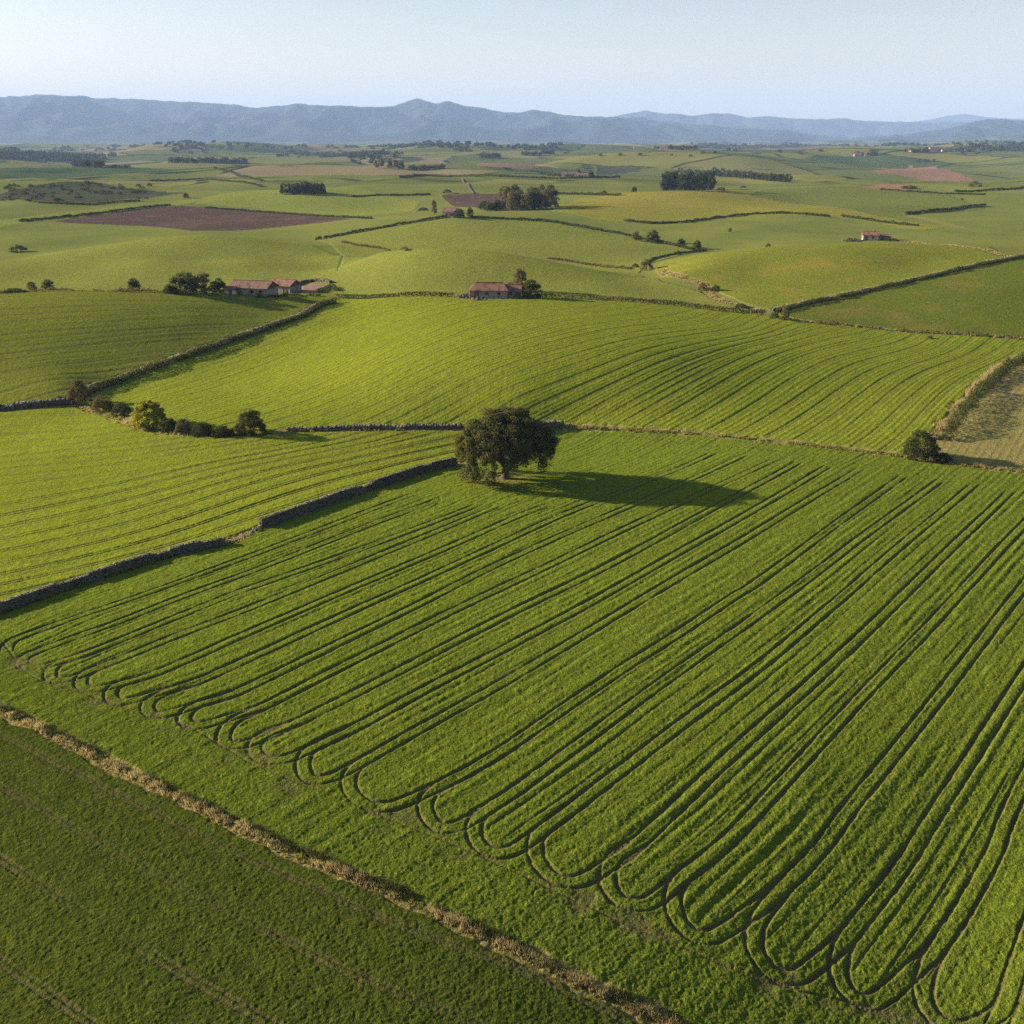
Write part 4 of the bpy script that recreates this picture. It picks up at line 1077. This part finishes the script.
    # lines of the farther fields
    far_lines = [
        ('dark hedge rising towards the small pink farmhouse', [(316,240),(350,234),(390,227),(425,221),(444,217.5)], 2.3, 2.6, 'leaf'),
        ('dark hedge running right from the small pink farmhouse', [(470,218),(500,219.5),(540,221),(580,227),(620,234),(655,242),(690,250),(706,251)], 2.2, 2.6, 'leaf'),
        ('dark hedge line under the yellow hill', [(624,221.5),(650,224),(690,222.5),(720,218),(750,214.8),(790,214),(830,217)], 2.2, 2.6, 'leaf'),
        ('dark hedge beside the right end of the yellow hill', [(842,217),(870,221),(900,225),(918,226.5)], 2.6, 3, 'leaf'),
        ('short dark hedge on the far right slope', [(905,215),(930,212.5),(960,209),(985,206)], 3, 3.5, 'leaf'),
        ('dark hedge along the top of the ploughed brown field', [(20,222),(60,218),(100,213.5),(140,208.5),(170,205.5)], 2.4, 3.0, 'leaf'),
        ('thin hedge along the right top of the ploughed brown field', [(205,208),(240,210.5),(280,213.5),(320,216.5),(372,219)], 1.8, 2.4, 'leaf'),
        ('low hedge between the long green field and the barn hill', [(342,243),(360,246.5),(385,249.5),(407,251.5)], 1.6, 2, 'leaf_b'),
        ('curved hedge beside the winding track', [(642,266),(652,260),(668,256),(690,252.5),(706,251)], 1.5, 1.8, 'leaf'),
        ('dark hedge crossing the far green slopes in the centre', [(400,178),(450,176.5),(500,177),(560,179),(620,178)], 3.5, 5, 'leaf'),
        ('far dark hedge right of the tree belt', [(553,194),(590,195),(620,196)], 3, 4, 'leaf'),
        ('far hedge on the right horizon fields', [(955,192),(990,191),(1040,189)], 3, 4, 'leaf'),
        ('far hedge along the right slope below the rusty patch', [(880,190),(905,192),(940,194),(985,195)], 2.2, 3, 'leaf'),
        ('hedge below the scrubby hillside', [(0,197),(40,203),(90,205),(140,201)], 2, 3, 'leaf_b'),
        ('far hedge above the rounded green rise', [(150,181),(200,179),(245,183),(262,187)], 2.5, 4, 'leaf'),
        ('short diagonal hedge on the distant green slope', [(214,168),(235,174),(262,181)], 3, 4, 'leaf'),
        ('far hedge between the dark copse and the centre fields', [(352,197),(380,195.5),(430,195)], 2, 3, 'leaf'),
        ('hedge beyond the crest of the barn hill', [(548,259),(575,263),(600,267),(630,270)], 1.6, 1.8, 'leaf_b')]
    for k, (lb, pts, h, w, mt) in enumerate(far_lines):
        PL = path(pts); Y = PL[:, 1].mean(); h *= .72; w *= .62
        hedge(lb, PL, h, w, M, mt, max(.28, Y * .0008), max(5, 34 * (400 / Y)), 60 + k, .03, .3)
    # small white track far away
    wt = path([(462,179),(468,187),(473,194)])
    V = []; W_, t, nr = line_frame(wt, 15.0)
    for p, n_ in zip(W_, nr):
        for s_ in (-1.3, 1.3):
            q = p + n_ * s_; V.append((q[0], q[1], z1(*q) + .9))
    F = [(2*i, 2*i+1, 2*i+3, 2*i+2) for i in range(len(W_) - 1)]
    o = link('track', np_mesh('track', V, F), M['redyard']); set_props(o, 'pale farm track running away in the distance', None, None, 'structure')

def build_plants(M):
    build_protos(M)
    build_oak(M)
    near = [
        ('bush_fine_b', 80, 403, 26, 21, 'tall dark bush at the corner of the near left wall', 'bush'),
        ('bush_fine_b', 103, 411, 17, 20, 'dull low bush right of the tall dark corner bush', 'bush'),
        ('bush_fine', 122, 415, 13, 20, 'flat dark bush left of the yellow green bush', 'bush'),
        ('bush_yellow', 150, 427, 30, 34, 'large round yellow green bush on the field boundary', 'bush'),
        ('bush_fine', 170, 431, 14, 18, 'small dark bush under the right side of the yellow green bush', 'bush'),
        ('bush_fine_b', 184, 433, 16, 17, 'small brownish bush in the middle of the bush row', 'bush'),
        ('bush_fine', 203, 435, 14, 22, 'low olive bush left of the round dark bush', 'bush'),
        ('bush_fine', 222, 436, 11, 22, 'lowest dark bush in the row, just left of the round dark bush', 'bush'),
        ('bush_fine_b', 238, 435, 11, 16, 'little shrub leaning on the round dark bush', 'bush'),
        ('bush_fine', 252, 434, 27, 29, 'round dark bush at the right end of the bush row', 'bush'),
        ('bush_fine', 920, 458, 31, 34, 'single thick dark bush at the corner of the right hedge', 'bush'),
        ('bush_b', 60, 401, 6, 9, 'small scrubby bush on the left wall', 'bush'),
        ('bush_fine', 942, 461, 9, 20, 'low dark shrub at the right foot of the corner bush', 'bush')]
    for k, u, v, h, w, lb, cat in near: pxplant(k, 'bush', u, v, h, w, lb, cat, M)
    mid = [
        ('tree_a', 186, 294, 20, 31, 'round dark tree, widest of the clump left of the old barns', 'tree'),
        ('tree_b', 205, 294, 20, 22, 'brownish tall tree in the clump left of the old barns', 'tree'),
        ('tree_a', 220, 294, 15, 14, 'narrow dark tree nearest to the old barns', 'tree'),
        ('tree_a', 170, 294, 9, 14, 'small low tree at the left end of the clump by the old barns', 'tree'),
        ('tree_a', 134, 291, 12, 13, 'small round tree standing alone left of the barn trees', 'tree'),
        ('tree_b', 121, 292, 4, 6, 'tiny bush beside the small lone tree', 'bush'),
        ('tree_a', 49, 290, 10, 12, 'right one of two small trees near the left edge', 'tree'),
        ('tree_b', 32, 291, 9, 10, 'left one of two small trees near the left edge', 'tree'),
        ('bush', 14, 293, 5, 26, 'low hedge clump at the left edge behind the shaded hill', 'bush'),
        ('tree_b', 520, 292, 22, 15, 'pointed loose tree behind the right end of the long barn', 'tree'),
        ('tree_a', 531, 298, 17, 21, 'round dark tree right of the long barn', 'tree'),
        ('bush_b', 511, 290, 8, 14, 'pale bush behind the long barn annex', 'bush'),
        ('tree_b', 785, 321, 14, 9, 'narrow small tree where the hilltop hedges meet', 'tree'),
        ('bush', 774, 319, 8, 9, 'dark bush left of the narrow small tree', 'bush'),
        ('bush', 741, 308, 5, 12, 'dark bush beside the end of the winding track', 'bush'),
        ('bush_b', 703, 290, 8, 9, 'dark bush left of the bend in the winding track', 'bush'),
        ('bush', 716, 291, 7, 8, 'dark bush right of the bend in the winding track', 'bush'),
        ('bush_b', 646, 270, 12, 12, 'brownish tree at the foot of the curved hedge', 'bush'),
        ('bush', 635, 268, 5, 8, 'low dark bush left of the curved hedge', 'bush'),
        ('bush', 678, 255, 5, 8, 'dark bush on top of the curved hedge', 'bush'),
        ('tree_a', 653, 243, 12, 14, 'round dark tree, bigger of two on the long hedge', 'tree'),
        ('tree_b', 636, 241, 9, 10, 'smaller paler tree left of the round one on the long hedge', 'tree'),
        ('tree_a', 681, 247, 8, 9, 'small dark tree on the right part of the long hedge', 'tree'),
        ('tree_a', 697, 249, 8, 9, 'small dark tree at the right end of the long hedge', 'tree'),
        ('tree_b', 730, 232, 4, 4, 'tiny brown bush alone on the open green slope', 'bush'),
        ('bush', 768, 247, 4, 5, 'tiny dark bush alone near the hill crest', 'bush'),
        ('bush', 19, 252, 8, 17, 'dark bush low behind the barn hill at the left edge', 'bush'),
        ('bush_b', 929, 339, 4, 6, 'small dark bush on the tan line under the olive field', 'bush'),
        ('bush', 423, 211, 4, 11, 'low dark bush left of the pink farmhouse', 'bush'),
        ('tree_b', 434, 214, 13, 6, 'thin almost bare tree left of the pink farmhouse', 'tree'),
        ('tree_a', 459, 218, 9, 12, 'dark tree hiding the right wall of the pink farmhouse', 'tree'),
        ('tree_a', 470, 217, 9, 7, 'small dark tree right of the pink farmhouse', 'tree'),
        ('tree_a', 186, 198, 5, 6, 'small dark tree near the top corner of the ploughed field', 'tree'),
        ('bush', 604, 194, 4, 6, 'left one of two small bushes left of the square grove', 'bush'),
        ('tree_a', 634, 192, 5, 6, 'right one of two small bushes left of the square grove', 'bush'),
        ('bush', 721, 191, 4, 9, 'dark shrub at the right foot of the square grove', 'bush'),
        ('bush', 743, 188, 2.6, 6, 'tiny dark bush on the slope right of the square grove', 'bush'),
        ('bush_b', 975, 187, 6, 12, 'small dark thicket on the far right slope', 'bush'),
        ('bush', 909, 189, 4, 16, 'low thicket on the rusty far right patch', 'bush'),
        ('bush', 447, 193, 4, 9, 'dark tree at the left tip of the small purple field', 'bush'),
        ('tree_a', 504, 196, 9, 10, 'round tree on the back edge of the small purple field', 'tree'),
        ('tree_a', 515, 195, 10, 11, 'round tree right behind the small purple field', 'tree'),
        ('bush', 962, 200, 2.4, 3, 'tiny bush where two far hedges meet on the right', 'bush')]
    for k, u, v, h, w, lb, cat in mid: pxplant(k, cat, u, v, h, w, lb, cat, M)
    r = random.Random(5)
    def grove(spots, kinds, hpx, wpx, label, group, name='tree', cat='tree', jit=.2):
        for u, v in spots:
            pxplant(r.choice(kinds), name, u + r.uniform(-.6, .6), v, hpx * r.uniform(1 - jit, 1 + jit), wpx * r.uniform(1 - jit, 1 + jit), label, cat, M, group=group)
    def rowspots(u0, v0, u1, v1, n, jv=.6): return [(u0 + (u1 - u0) * (k + .5) / n, v0 + (v1 - v0) * (k + .5) / n + r.uniform(-jv, jv)) for k in range(n)]
    grove(rowspots(661, 191, 713, 190.5, 13, .3) + rowspots(664, 189.5, 713, 189.5, 10, .2), ['pine_a', 'pine_b'], 15.5, 8.5, 'dark pine in the square grove on top of the yellow hill', 'pines of the square grove', 'pine_tree', 'tree', .12)
    grove(rowspots(282, 194, 324, 193.5, 12, .5) + rowspots(296, 192.5, 324, 192.5, 7, .2), ['pine_a', 'tree_a'], 9, 6.5, 'dark tree in the copse on the rounded green rise', 'trees of the copse on the green rise', 'tree', 'tree', .18)
    grove([(508,209),(513,211),(520,210),(527,210.5),(534,210),(539,209),(546,208.5),(550,207),(531,205),(541,204)], ['tree_b', 'tree_a', 'tree_b'], 18, 16, 'tall leafy tree in the belt beside the small purple field', 'tall trees of the belt by the purple field')
    grove([(484,210),(490,211),(497,210.5),(502,209.5)], ['tree_a'], 9, 10, 'low dark tree at the left end of the tree belt', 'low trees left of the tall belt', 'tree', 'tree')
    grove(rowspots(677, 172, 714, 174, 14, .4), ['tree_b'], 3.4, 4, 'small tree in the thin left part of the far diagonal tree row', 'thin trees of the diagonal row')
    grove(rowspots(712, 175.5, 790, 182.5, 26, .5), ['pine_a', 'tree_a'], 7, 6.5, 'dark tree in the long far diagonal tree row', 'trees of the far diagonal row')
    grove(rowspots(72, 167, 104, 167, 10, .3), ['tree_a', 'pine_a'], 6.5, 6, 'dark tree in the far left square copse', 'trees of the far left copse')
    grove(rowspots(106, 168, 130, 168, 8, .3), ['bush', 'tree_a'], 3.2, 4.5, 'low tree trailing right of the far left copse', 'low trees beside the far left copse')
    grove(rowspots(170, 163, 246, 163.5, 22, .4), ['tree_a', 'pine_a'], 5, 6, 'dark tree in the long far wood left of centre', 'trees of the long far wood')
    grove(rowspots(548, 176, 573, 177, 6, .3), ['bush'], 3, 5, 'low dark shrub before the pale far farmstead', 'shrubs before the pale farmstead', 'bush', 'bush')
    grove([(578, 175.5), (591, 178)], ['tree_a'], 6, 6, 'dark tree beside the pale far farmstead', 'trees at the pale farmstead')
    grove([(376,168),(382,167),(390,168),(396,168),(401,169)], ['tree_b','tree_a'], 7, 6, 'brownish tree of the small far clump in the centre left', 'trees of the far centre left clump')
    grove(rowspots(408, 170, 444, 169, 12, .6), ['bush'], 5, 6, 'dark tree in the far scrub wood right of the brownish clump', 'trees of the far scrub wood')
    grove(rowspots(480, 157.5, 501, 158, 7, .4) + rowspots(521, 155.5, 541, 156, 6, .3) + rowspots(542, 154, 554, 154, 4, .2), ['tree_a'], 4, 5, 'tiny hazy tree in the far centre clumps', 'hazy trees of the far centre')
    grove(rowspots(854, 155.5, 878, 156, 8, .3), ['tree_a', 'bush'], 4.5, 4.5, 'dark tree around the far right farmstead', 'trees at the far right farmstead')
    grove(rowspots(905, 152, 975, 151, 22, .8), ['tree_a', 'bush'], 3.6, 4.5, 'hazy tree in the far right hamlet', 'trees of the far right hamlet')
    grove([(918,162),(924,161.5),(928,161.5),(933,161)], ['bush'], 2.6, 4, 'small bush on the far right green slope', 'bushes on the far right slope', 'bush', 'bush')
    grove(rowspots(654, 149, 700, 148.5, 12, .6) + rowspots(700, 148, 800, 148, 24, .8), ['tree_a', 'bush'], 3.6, 6, 'hazy tree in the distant wooded line right of centre', 'hazy trees right of centre')
    grove([(u, 150 + 7 * r.random()) for u in [620, 640, 671, 682, 703, 715, 728, 736, 690, 600, 340, 352, 365, 780, 800, 820, 470, 455, 30, 55]], ['bush', 'tree_a'], 2.6, 4.5, 'tiny hazy tree scattered over the far plain', 'scattered trees of the far plain')
    # scrub on the left hill
    rr = random.Random(9)
    for k in range(90):
        u = rr.uniform(2, 150); t_ = rr.random()
        v = 186 + 13 * t_ + (6 if u < 60 else 0) * t_ * .5 - (3 if 85 < u < 130 else 0)
        if u > 95 and v < 186: continue
        pxplant(rr.choice(['bush', 'bush_b', 'bush']), 'bush', u, v, rr.uniform(2, 4), rr.uniform(3.5, 7), 'dark shrub on the scrubby hillside at the far left', 'bush', M, group='shrubs of the scrubby hillside')
    # woods too far away to tell the trees apart
    def wood(label, pts, n, size, hh, seed):
        q = np.random.default_rng(seed); PL = path(pts); W_ = resample(PL, 20.0)
        k = q.integers(0, len(W_), n); wd = np.hypot(*(W_[-1] - W_[0])) * .05
        c = W_[k] + q.normal(0, 1, (n, 2)) * np.array([30, wd + 60])
        hs = hh * q.uniform(.5, 1, n); zz = zfun(c[:, 0], c[:, 1])
        m = 26; C_ = np.repeat(np.stack([c[:, 0], c[:, 1], zz + hs * .5], 1), m, 0); dd = q.normal(0, 1, (n * m, 3)); dd /= np.linalg.norm(dd, axis=1)[:, None]
        C_ = C_ + dd * np.repeat(np.stack([hs * .8, hs * .8, hs * .5], 1), m, 0)
        V, Fq, R = leaf_quads(C_, dd, np.full(n * m, size), q)
        o = link('woodland', np_mesh('woodland', V, Fq, False, {'rnd': R}), M['farw']); set_props(o, label, None, None, 'stuff')
    wood('hazy dark wood low on the far left horizon', [(0,157),(30,156),(60,157),(100,158)], 260, 4, 15, 1)
    wood('second hazy wood on the far left horizon', [(0,149.5),(60,148.5),(120,150),(190,151)], 160, 5, 11, 2)
    wood('hazy wood line left of the centre horizon', [(280,156),(320,155),(350,156),(376,158)], 200, 4, 12, 3)
    wood('distant wood line in the middle of the horizon', [(330,147.5),(400,147),(460,147.5),(560,147)], 200, 6, 13, 4)
    wood('distant wood line at the right of the horizon', [(700,146),(800,146),(900,145),(1020,144)], 300, 6, 13, 5)
    wood('hazy wood band on the right plain', [(980,149),(1010,148.5),(1040,148)], 160, 6, 16, 6)
    wood('hazy wood below the left mountains', [(120,146.5),(200,146.5),(300,147)], 120, 6, 12, 7)
# ------------------------------------------------------------------ farm buildings
def box_vf(x0, x1, y0, y1, z0, z1_):
    V = [(a, b, c) for a in (x0, x1) for b in (y0, y1) for c in (z0, z1_)]
    return V, [(0,1,3,2),(4,6,7,5),(0,4,5,1),(2,3,7,6),(0,2,6,4),(1,5,7,3)]
def add_vf(A, B, vf_):
    k = len(A); A.extend(vf_[0]); B.extend([tuple(i + k for i in f) for f in vf_[1]])
def mesh_obj(name, V, F, mat, parent):
    me = bpy.data.meshes.new(name); me.from_pydata([tuple(map(float, v)) for v in V], [], F); me.update()
    return link(name, me, mat, parent)

def farmhouse(name, label, cat, xy, rot, Lx, Wy, hw, hr, M, wall='wall_grey', roof='tile_old', hip=0.0, openings=(), ruin=False, chimney=False, left_pale=False, lean=None):
    """gable (hip=0) or hipped house: walls, roof, doors and windows as children"""
    e = bpy.data.objects.new(name, None); bpy.context.scene.collection.objects.link(e)
    z0 = z1(*xy); e.location = (xy[0], xy[1], z0); e.rotation_euler = (0, 0, rot); set_props(e, label, cat)
    x, y = Lx / 2, Wy / 2; b = -1.2
    V = [(-x,-y,b),(x,-y,b),(x,y,b),(-x,y,b),(-x,-y,hw),(x,-y,hw),(x,y,hw),(-x,y,hw)]
    F = [(0,1,5,4),(2,3,7,6)]
    if hip < .05:
        V += [(-x,0,hw+hr-.12),(x,0,hw+hr-.12)]; F += [(1,2,6,9,5),(3,0,4,8,7)]
    else: F += [(1,2,6,5),(3,0,4,7)]
    w = mesh_obj('wall', V, F, M[wall], e)
    # roof slab with eaves and thickness
    ex, ey, th = .45, .5, .22
    sl = hr / y; zb = hw - sl * ey
    r0 = x + ex - (hip * y if hip else 0)
    A = [(-x-ex,-y-ey,zb),(x+ex,-y-ey,zb),(x+ex,y+ey,zb),(-x-ex,y+ey,zb),(-r0,0,hw+hr),(r0,0,hw+hr)]
    Bv = [(p[0], p[1], p[2] + th) for p in A]
    RV = A + Bv
    RF = [(6,7,11,10),(8,9,10,11),(7,8,11),(9,6,10)] + [(1,0,4,5),(3,2,5,4)] + [(0,1,7,6),(1,2,8,7),(2,3,9,8),(3,0,6,9)] + [(2,1,5),(0,3,4)]
    ro = mesh_obj('roof', RV, RF, M[roof], e)
    RV, RF = [], []
    add_vf(RV, RF, box_vf(-r0, r0, -.16, .16, hw + hr + th - .06, hw + hr + th + .10))
    mesh_obj('ridge', RV, RF, M['tile'], ro)
    if chimney:
        V_, F_ = [], []; add_vf(V_, F_, box_vf(x*.4, x*.4+.8, .2, .9, hw, hw+hr+1.0)); add_vf(V_, F_, box_vf(x*.4-.12, x*.4+.92, .08, 1.02, hw+hr+1.0, hw+hr+1.18)); mesh_obj('chimney', V_, F_, M['wall_grey'], ro)
    for kind, side, p, wd, z_, hh in openings:
        V_, F_ = [], []; V2, F2 = [], []
        if side in 'fb':
            s_ = -1 if side == 'f' else 1
            add_vf(V_, F_, box_vf(p-wd/2, p+wd/2, s_*(y+.03)-.02, s_*(y+.03)+.02, z_, z_+hh))
            for q in (p-wd/2-.07, p+wd/2+.07): add_vf(V2, F2, box_vf(q-.07, q+.07, s_*(y+.05)-.05, s_*(y+.05)+.05, z_, z_+hh))
            add_vf(V2, F2, box_vf(p-wd/2-.14, p+wd/2+.14, s_*(y+.06)-.06, s_*(y+.06)+.06, z_+hh, z_+hh+.2))
        else:
            s_ = -1 if side == 'l' else 1
            add_vf(V_, F_, box_vf(s_*(x+.03)-.02, s_*(x+.03)+.02, p-wd/2, p+wd/2, z_, z_+hh))
            for q in (p-wd/2-.07, p+wd/2+.07): add_vf(V2, F2, box_vf(s_*(x+.05)-.05, s_*(x+.05)+.05, q-.07, q+.07, z_, z_+hh))
            add_vf(V2, F2, box_vf(s_*(x+.06)-.06, s_*(x+.06)+.06, p-wd/2-.14, p+wd/2+.14, z_+hh, z_+hh+.2))
        o = mesh_obj(kind, V_, F_, M['wood'] if kind == 'door' else M['dark'], e)
        mesh_obj('frame', V2, F2, M['wood'], o)
    if left_pale:
        V_, F_ = [], []
        k = len(V_); V_ += [(-x-.03,-y,b),(-x-.03,y,b),(-x-.03,y,hw),(-x-.03,0,hw+hr-.3 if hip<.05 else hw),(-x-.03,-y,hw)]; F_ += [(0,4,3,2,1)]
        mesh_obj('pale_end', V_, F_, M['wall_white'], e)  # separate pale face over the left end wall
    return e

def rubble(label, xy, n, rad, M, seed, mat='stone'):
    r = np.random.default_rng(seed); V, F, R = [], [], []
    cube = np.array([(a, b, c) for a in (-1, 1) for b in (-1, 1) for c in (-1, 1)], float) * .5
    cf = [(0,1,3,2),(4,6,7,5),(0,4,5,1),(2,3,7,6),(0,2,6,4),(1,5,7,3)]
    for k in range(n):
        p = r.normal(0, rad * .4, 2); s = r.uniform(.3, .9); hh = max(0, 1.4 - np.hypot(*p) / rad * 1.6) * r.uniform(.2, 1)
        c = cube * s * r.uniform(.6, 1.3, 3) + r.normal(0, .08, (8, 3))
        o = len(V); P_ = c + np.array([xy[0] + p[0], xy[1] + p[1], z1(xy[0]+p[0], xy[1]+p[1]) + hh]); V.extend(P_.tolist()); F.extend([tuple(q + o for q in f) for f in cf]); R.extend([r.uniform(.3, 1)] * 8)
    o = link('rubble_heap', np_mesh('rubble_heap', V, F, False, {'rnd': R}), M[mat]); set_props(o, label, 'rubble')

def build_houses(M):
    # old barns on the left hill
    xy = hit(252, 295.5); s = pxm(*xy)
    farmhouse('barn', 'wide old stone barn with a low tiled roof, left one of the two barns', 'barn', xy + np.array([0, 3.2]), math.radians(-14), 13.8, 8.5, 2.8, 1.8, M, 'wall_grey', 'tile_old', 0,
        [('door','f',-3.2,1.6,-.2,2.3),('window','f',1.5,.9,1.2,.9),('window','f',4.6,.9,1.2,.9),('window','l',0,.9,1.2,1.0)])
    xy = hit(281, 294); 
    farmhouse('barn', 'smaller stone barn with an orange lit roof corner, right one of the two barns', 'barn', xy + np.array([0, 7.5]), math.radians(-24), 9.6, 7.5, 3.0, 1.7, M, 'wall_grey', 'tile', 0,
        [('door','f',2.6,1.5,-.2,2.2),('window','f',-1.6,.9,1.1,.9),('window','l',.5,.9,1.2,.9)])
    xy = hit(230, 295)
    farmhouse('shed', 'small pale lean shed at the left end of the old barns', 'shed', xy + np.array([0, 1.5]), math.radians(-10), 3.4, 2.6, 1.9, .6, M, 'wall_white', 'tile_old', 0, [('door','f',.4,1.0,0,1.6)])
    # long barn in the centre
    xy = hit(489, 298.5)
    farmhouse('farmhouse', 'long farmhouse with a red tiled hipped roof on the central hilltop', 'farmhouse', xy + np.array([0, 3.6]), math.radians(-3), 12.2, 6.4, 2.7, 1.9, M, 'wall_grey', 'tile', .62,
        [('door','f',-3.9,1.3,0,2.1),('window','f',-.6,.8,1.2,.8),('window','f',3.4,.8,1.2,.8),('door','l',0,1.3,0,2.2)], left_pale=True)
    xy = hit(512.5, 298.5)
    farmhouse('barn', 'grey stone annex built against the right end of the red roofed farmhouse', 'barn', xy + np.array([.1, 3.9]), math.radians(-3), 5.4, 5.6, 2.5, 1.4, M, 'wall_grey', 'tile_old', 0,
        [('window','f',-.6,.9,1.2,.9),('door','f',1.4,1.2,0,2.0)])
    rubble('heap of pale rubble at the left end of the long farmhouse', hit(466, 298) + np.array([0, 1.5]), 60, 5.0, M, 3)
    rubble('low broken stones in front of the red roofed farmhouse', hit(480, 300.5), 24, 4.0, M, 4)
    # tan roofed farm on the right crest
    xy = hit(871, 240.5)
    farmhouse('farmhouse', 'small ochre farmhouse with tiled roof on the right hill crest', 'farmhouse', xy + np.array([0, 2]), math.radians(-12), 8.2, 6.2, 3.0, 1.6, M, 'wall_pink', 'tile', 0,
        [('door','f',-2.2,1.3,0,2.1),('window','f',1.2,.9,1.2,1.0),('window','l',0,1.0,1.2,1.0)], chimney=True)
    xy = hit(882, 240.5)
    farmhouse('shed', 'long low shed behind the ochre farmhouse, right side', 'shed', xy + np.array([1.5, 5]), math.radians(-12), 9, 4.5, 1.9, .9, M, 'wall_pink', 'tile', 0, [('door','f',0,1.6,0,1.7)])
    rubble('pale tumbled yard wall left of the ochre farmhouse', hit(856, 241) + np.array([0, 1]), 60, 6.0, M, 5)
    pxplant('bush_b', 'bush', 850, 241.5, 4, 9, 'dry bush left of the ochre farmhouse', 'bush', M)
    pxplant('bush', 'bush', 893, 241, 3, 12, 'dark low bush right of the ochre farmhouse', 'bush', M)
    # pink farmhouse in the middle distance
    xy = hit(450, 217.5)
    farmhouse('farmhouse', 'small pink farmhouse partly hidden by a dark tree in the middle distance', 'farmhouse', xy + np.array([0, 3]), math.radians(-18), 9.0, 6.5, 3.6, 2.0, M, 'wall_pink', 'tile_old', 0,
        [('door','f',-1.5,1.3,0,2.1),('window','f',1.6,1.0,1.2,1.1),('window','f',3.3,1.0,1.2,1.1)])
    # far farmsteads
    def far(u, v, L_, W_, hw, hr, rot, label, wall, roof):
        xy = hit(u, v); farmhouse('farmhouse', label, 'farmhouse', xy + np.array([0, 4]), math.radians(rot), L_, W_, hw, hr, M, wall, roof, 0, [('door','f',0,1.8,0,2.4),('window','f',L_*.25,1.4,1.2,1.4),('window','f',-L_*.25,1.4,1.2,1.4)])
    far(570, 176.5, 22, 9, 4.0, 2.2, -8, 'pale far farmstead with shrubs before it', 'wall_white', 'tile_old')
    far(583, 177.5, 16, 8, 3.4, 2.0, -14, 'smaller pale far building right of the pale farmstead', 'wall_white', 'tile')
    far(868, 156, 20, 12, 6.5, 3, -20, 'tallest pale far farmhouse on the right plain', 'wall_pink', 'tile_old')
    far(858, 156.5, 20, 12, 6, 3, -10, 'low far farmhouse left of the tallest pale one', 'wall_pink', 'tile')
    for k, (u, v, L_) in enumerate([(926,151.5,30),(934,152,34),(946,151.5,36),(958,151,30),(967,151,34),(912,151.5,24)]):
        lb = ['hamlet house below the far wood, second from its left end','tall narrow house in the far right hamlet','wide house in the middle of the far right hamlet','house right of the middle in the far right hamlet','rightmost house of the far right hamlet','leftmost house of the far right hamlet'][k]
        far(u, v, L_ * .7, 13, 5 if k != 1 else 11, 3, -10 + 7 * k, lb, 'wall_pink', 'tile_old')
    far(636, 148.5, 22, 14, 6, 3, -5, 'tiny pale far house right of the centre on the plain', 'wall_white', 'tile')
    far(664, 149, 20, 14, 6, 3, -15, 'tiny pale far house near the hazy wooded line', 'wall_white', 'tile')
    # walled yard with bare red earth, right of the barns
    yard = path([(296,294),(300,286),(312,283.5),(326,284),(330,286),(324,289.5),(322,293),(308,295)])
    stone_wall('curved wall closing the red earth yard behind the barns', path([(296,286.5),(303,283.5),(314,282),(326,282.3),(331,284)]), 1.3, 1.0, M, .8, 3, 41, .3)
    gx = np.linspace(-1, 1, 24); A, B = np.meshgrid(gx, gx)
    cc = yard.mean(0)
    ring = resample(np.vstack([yard, yard[:1]]), 1.0)
    Vt = [(cc[0], cc[1], z1(*cc) + .45)]; m = len(ring)
    for f in (.35, .7, 1.0):
        for p in ring:
            q = cc + (p - cc) * f; Vt.append((q[0], q[1], z1(*q) + (.45 if f < 1 else .05)))
    Ft = [(0, 1 + j, 1 + (j + 1) % m) for j in range(m)]
    Fq2 = [(1 + k*m + j, 1 + (k+1)*m + j, 1 + (k+1)*m + (j+1) % m, 1 + k*m + (j+1) % m) for k in range(2) for j in range(m)]
    me = bpy.data.meshes.new('yard'); me.from_pydata(Vt, [], Ft + Fq2); me.update(); me.attributes.new('soil','FLOAT','POINT')
    o = link('yard', me, M['redyard']); set_props(o, 'bare red brown earth yard right of the old barns', None, None, 'structure')
    hedge('dark ragged hedge on the right side of the red yard', path([(318,294),(324,291),(331,288.5),(338,292)]), 1.6, 2.2, M, 'leaf', .3, 40, 43)
    hedge('low dark hedge at the feet of the old barns', path([(255,298.2),(270,298),(285,297.2),(300,296.5),(320,296.5)]), 1.2, 1.6, M, 'leaf', .28, 30, 44, .2, .6)
    hedge('low scrub hedge joining the left trees to the barns', path([(-30,293.5),(20,292.5),(60,292),(120,292.3),(165,293.5),(225,295)]), 1.0, 2.0, M, 'leaf_b', .3, 16, 45, .25, .7)
    # leaning dead snag on the hedge
    xy = hit(346, 297); V, F = [], []
    for p, q in (([(0,0,-.3),(-1.3,0,2.2),(-2.6,.2,4.3)], [.14,.10,.04]), ([(-1.3,0,2.2),(-1.0,.3,3.6)], [.07,.02]), ([(0,0,0),(1.6,.3,.9)], [.08,.03])):
        v, f = tube(p, q, 6); k = len(V); V.extend(v); F.extend([tuple(i + k for i in x_) for x_ in f])
    o = link('dead_tree', np_mesh('dead_tree', V, F), M['bark']); o.location = (xy[0], xy[1], z1(*xy)); set_props(o, 'leaning bare dead tree on the hedge behind the bright field', 'tree')
M = all_mats()
build_ground(M)
build_lines(M)
build_plants(M)
build_houses(M)
build_far(M)
SKY = (1.0, 1.6, 2.6)
build_light(M, 5.0, .050, 1.70, 4.6e-5, (.42, .61, .98))
bpy.context.scene.cycles.use_denoising = False
bpy.context.scene.cycles.adaptive_threshold = .01
print('done', round(time.time() - T0, 1))
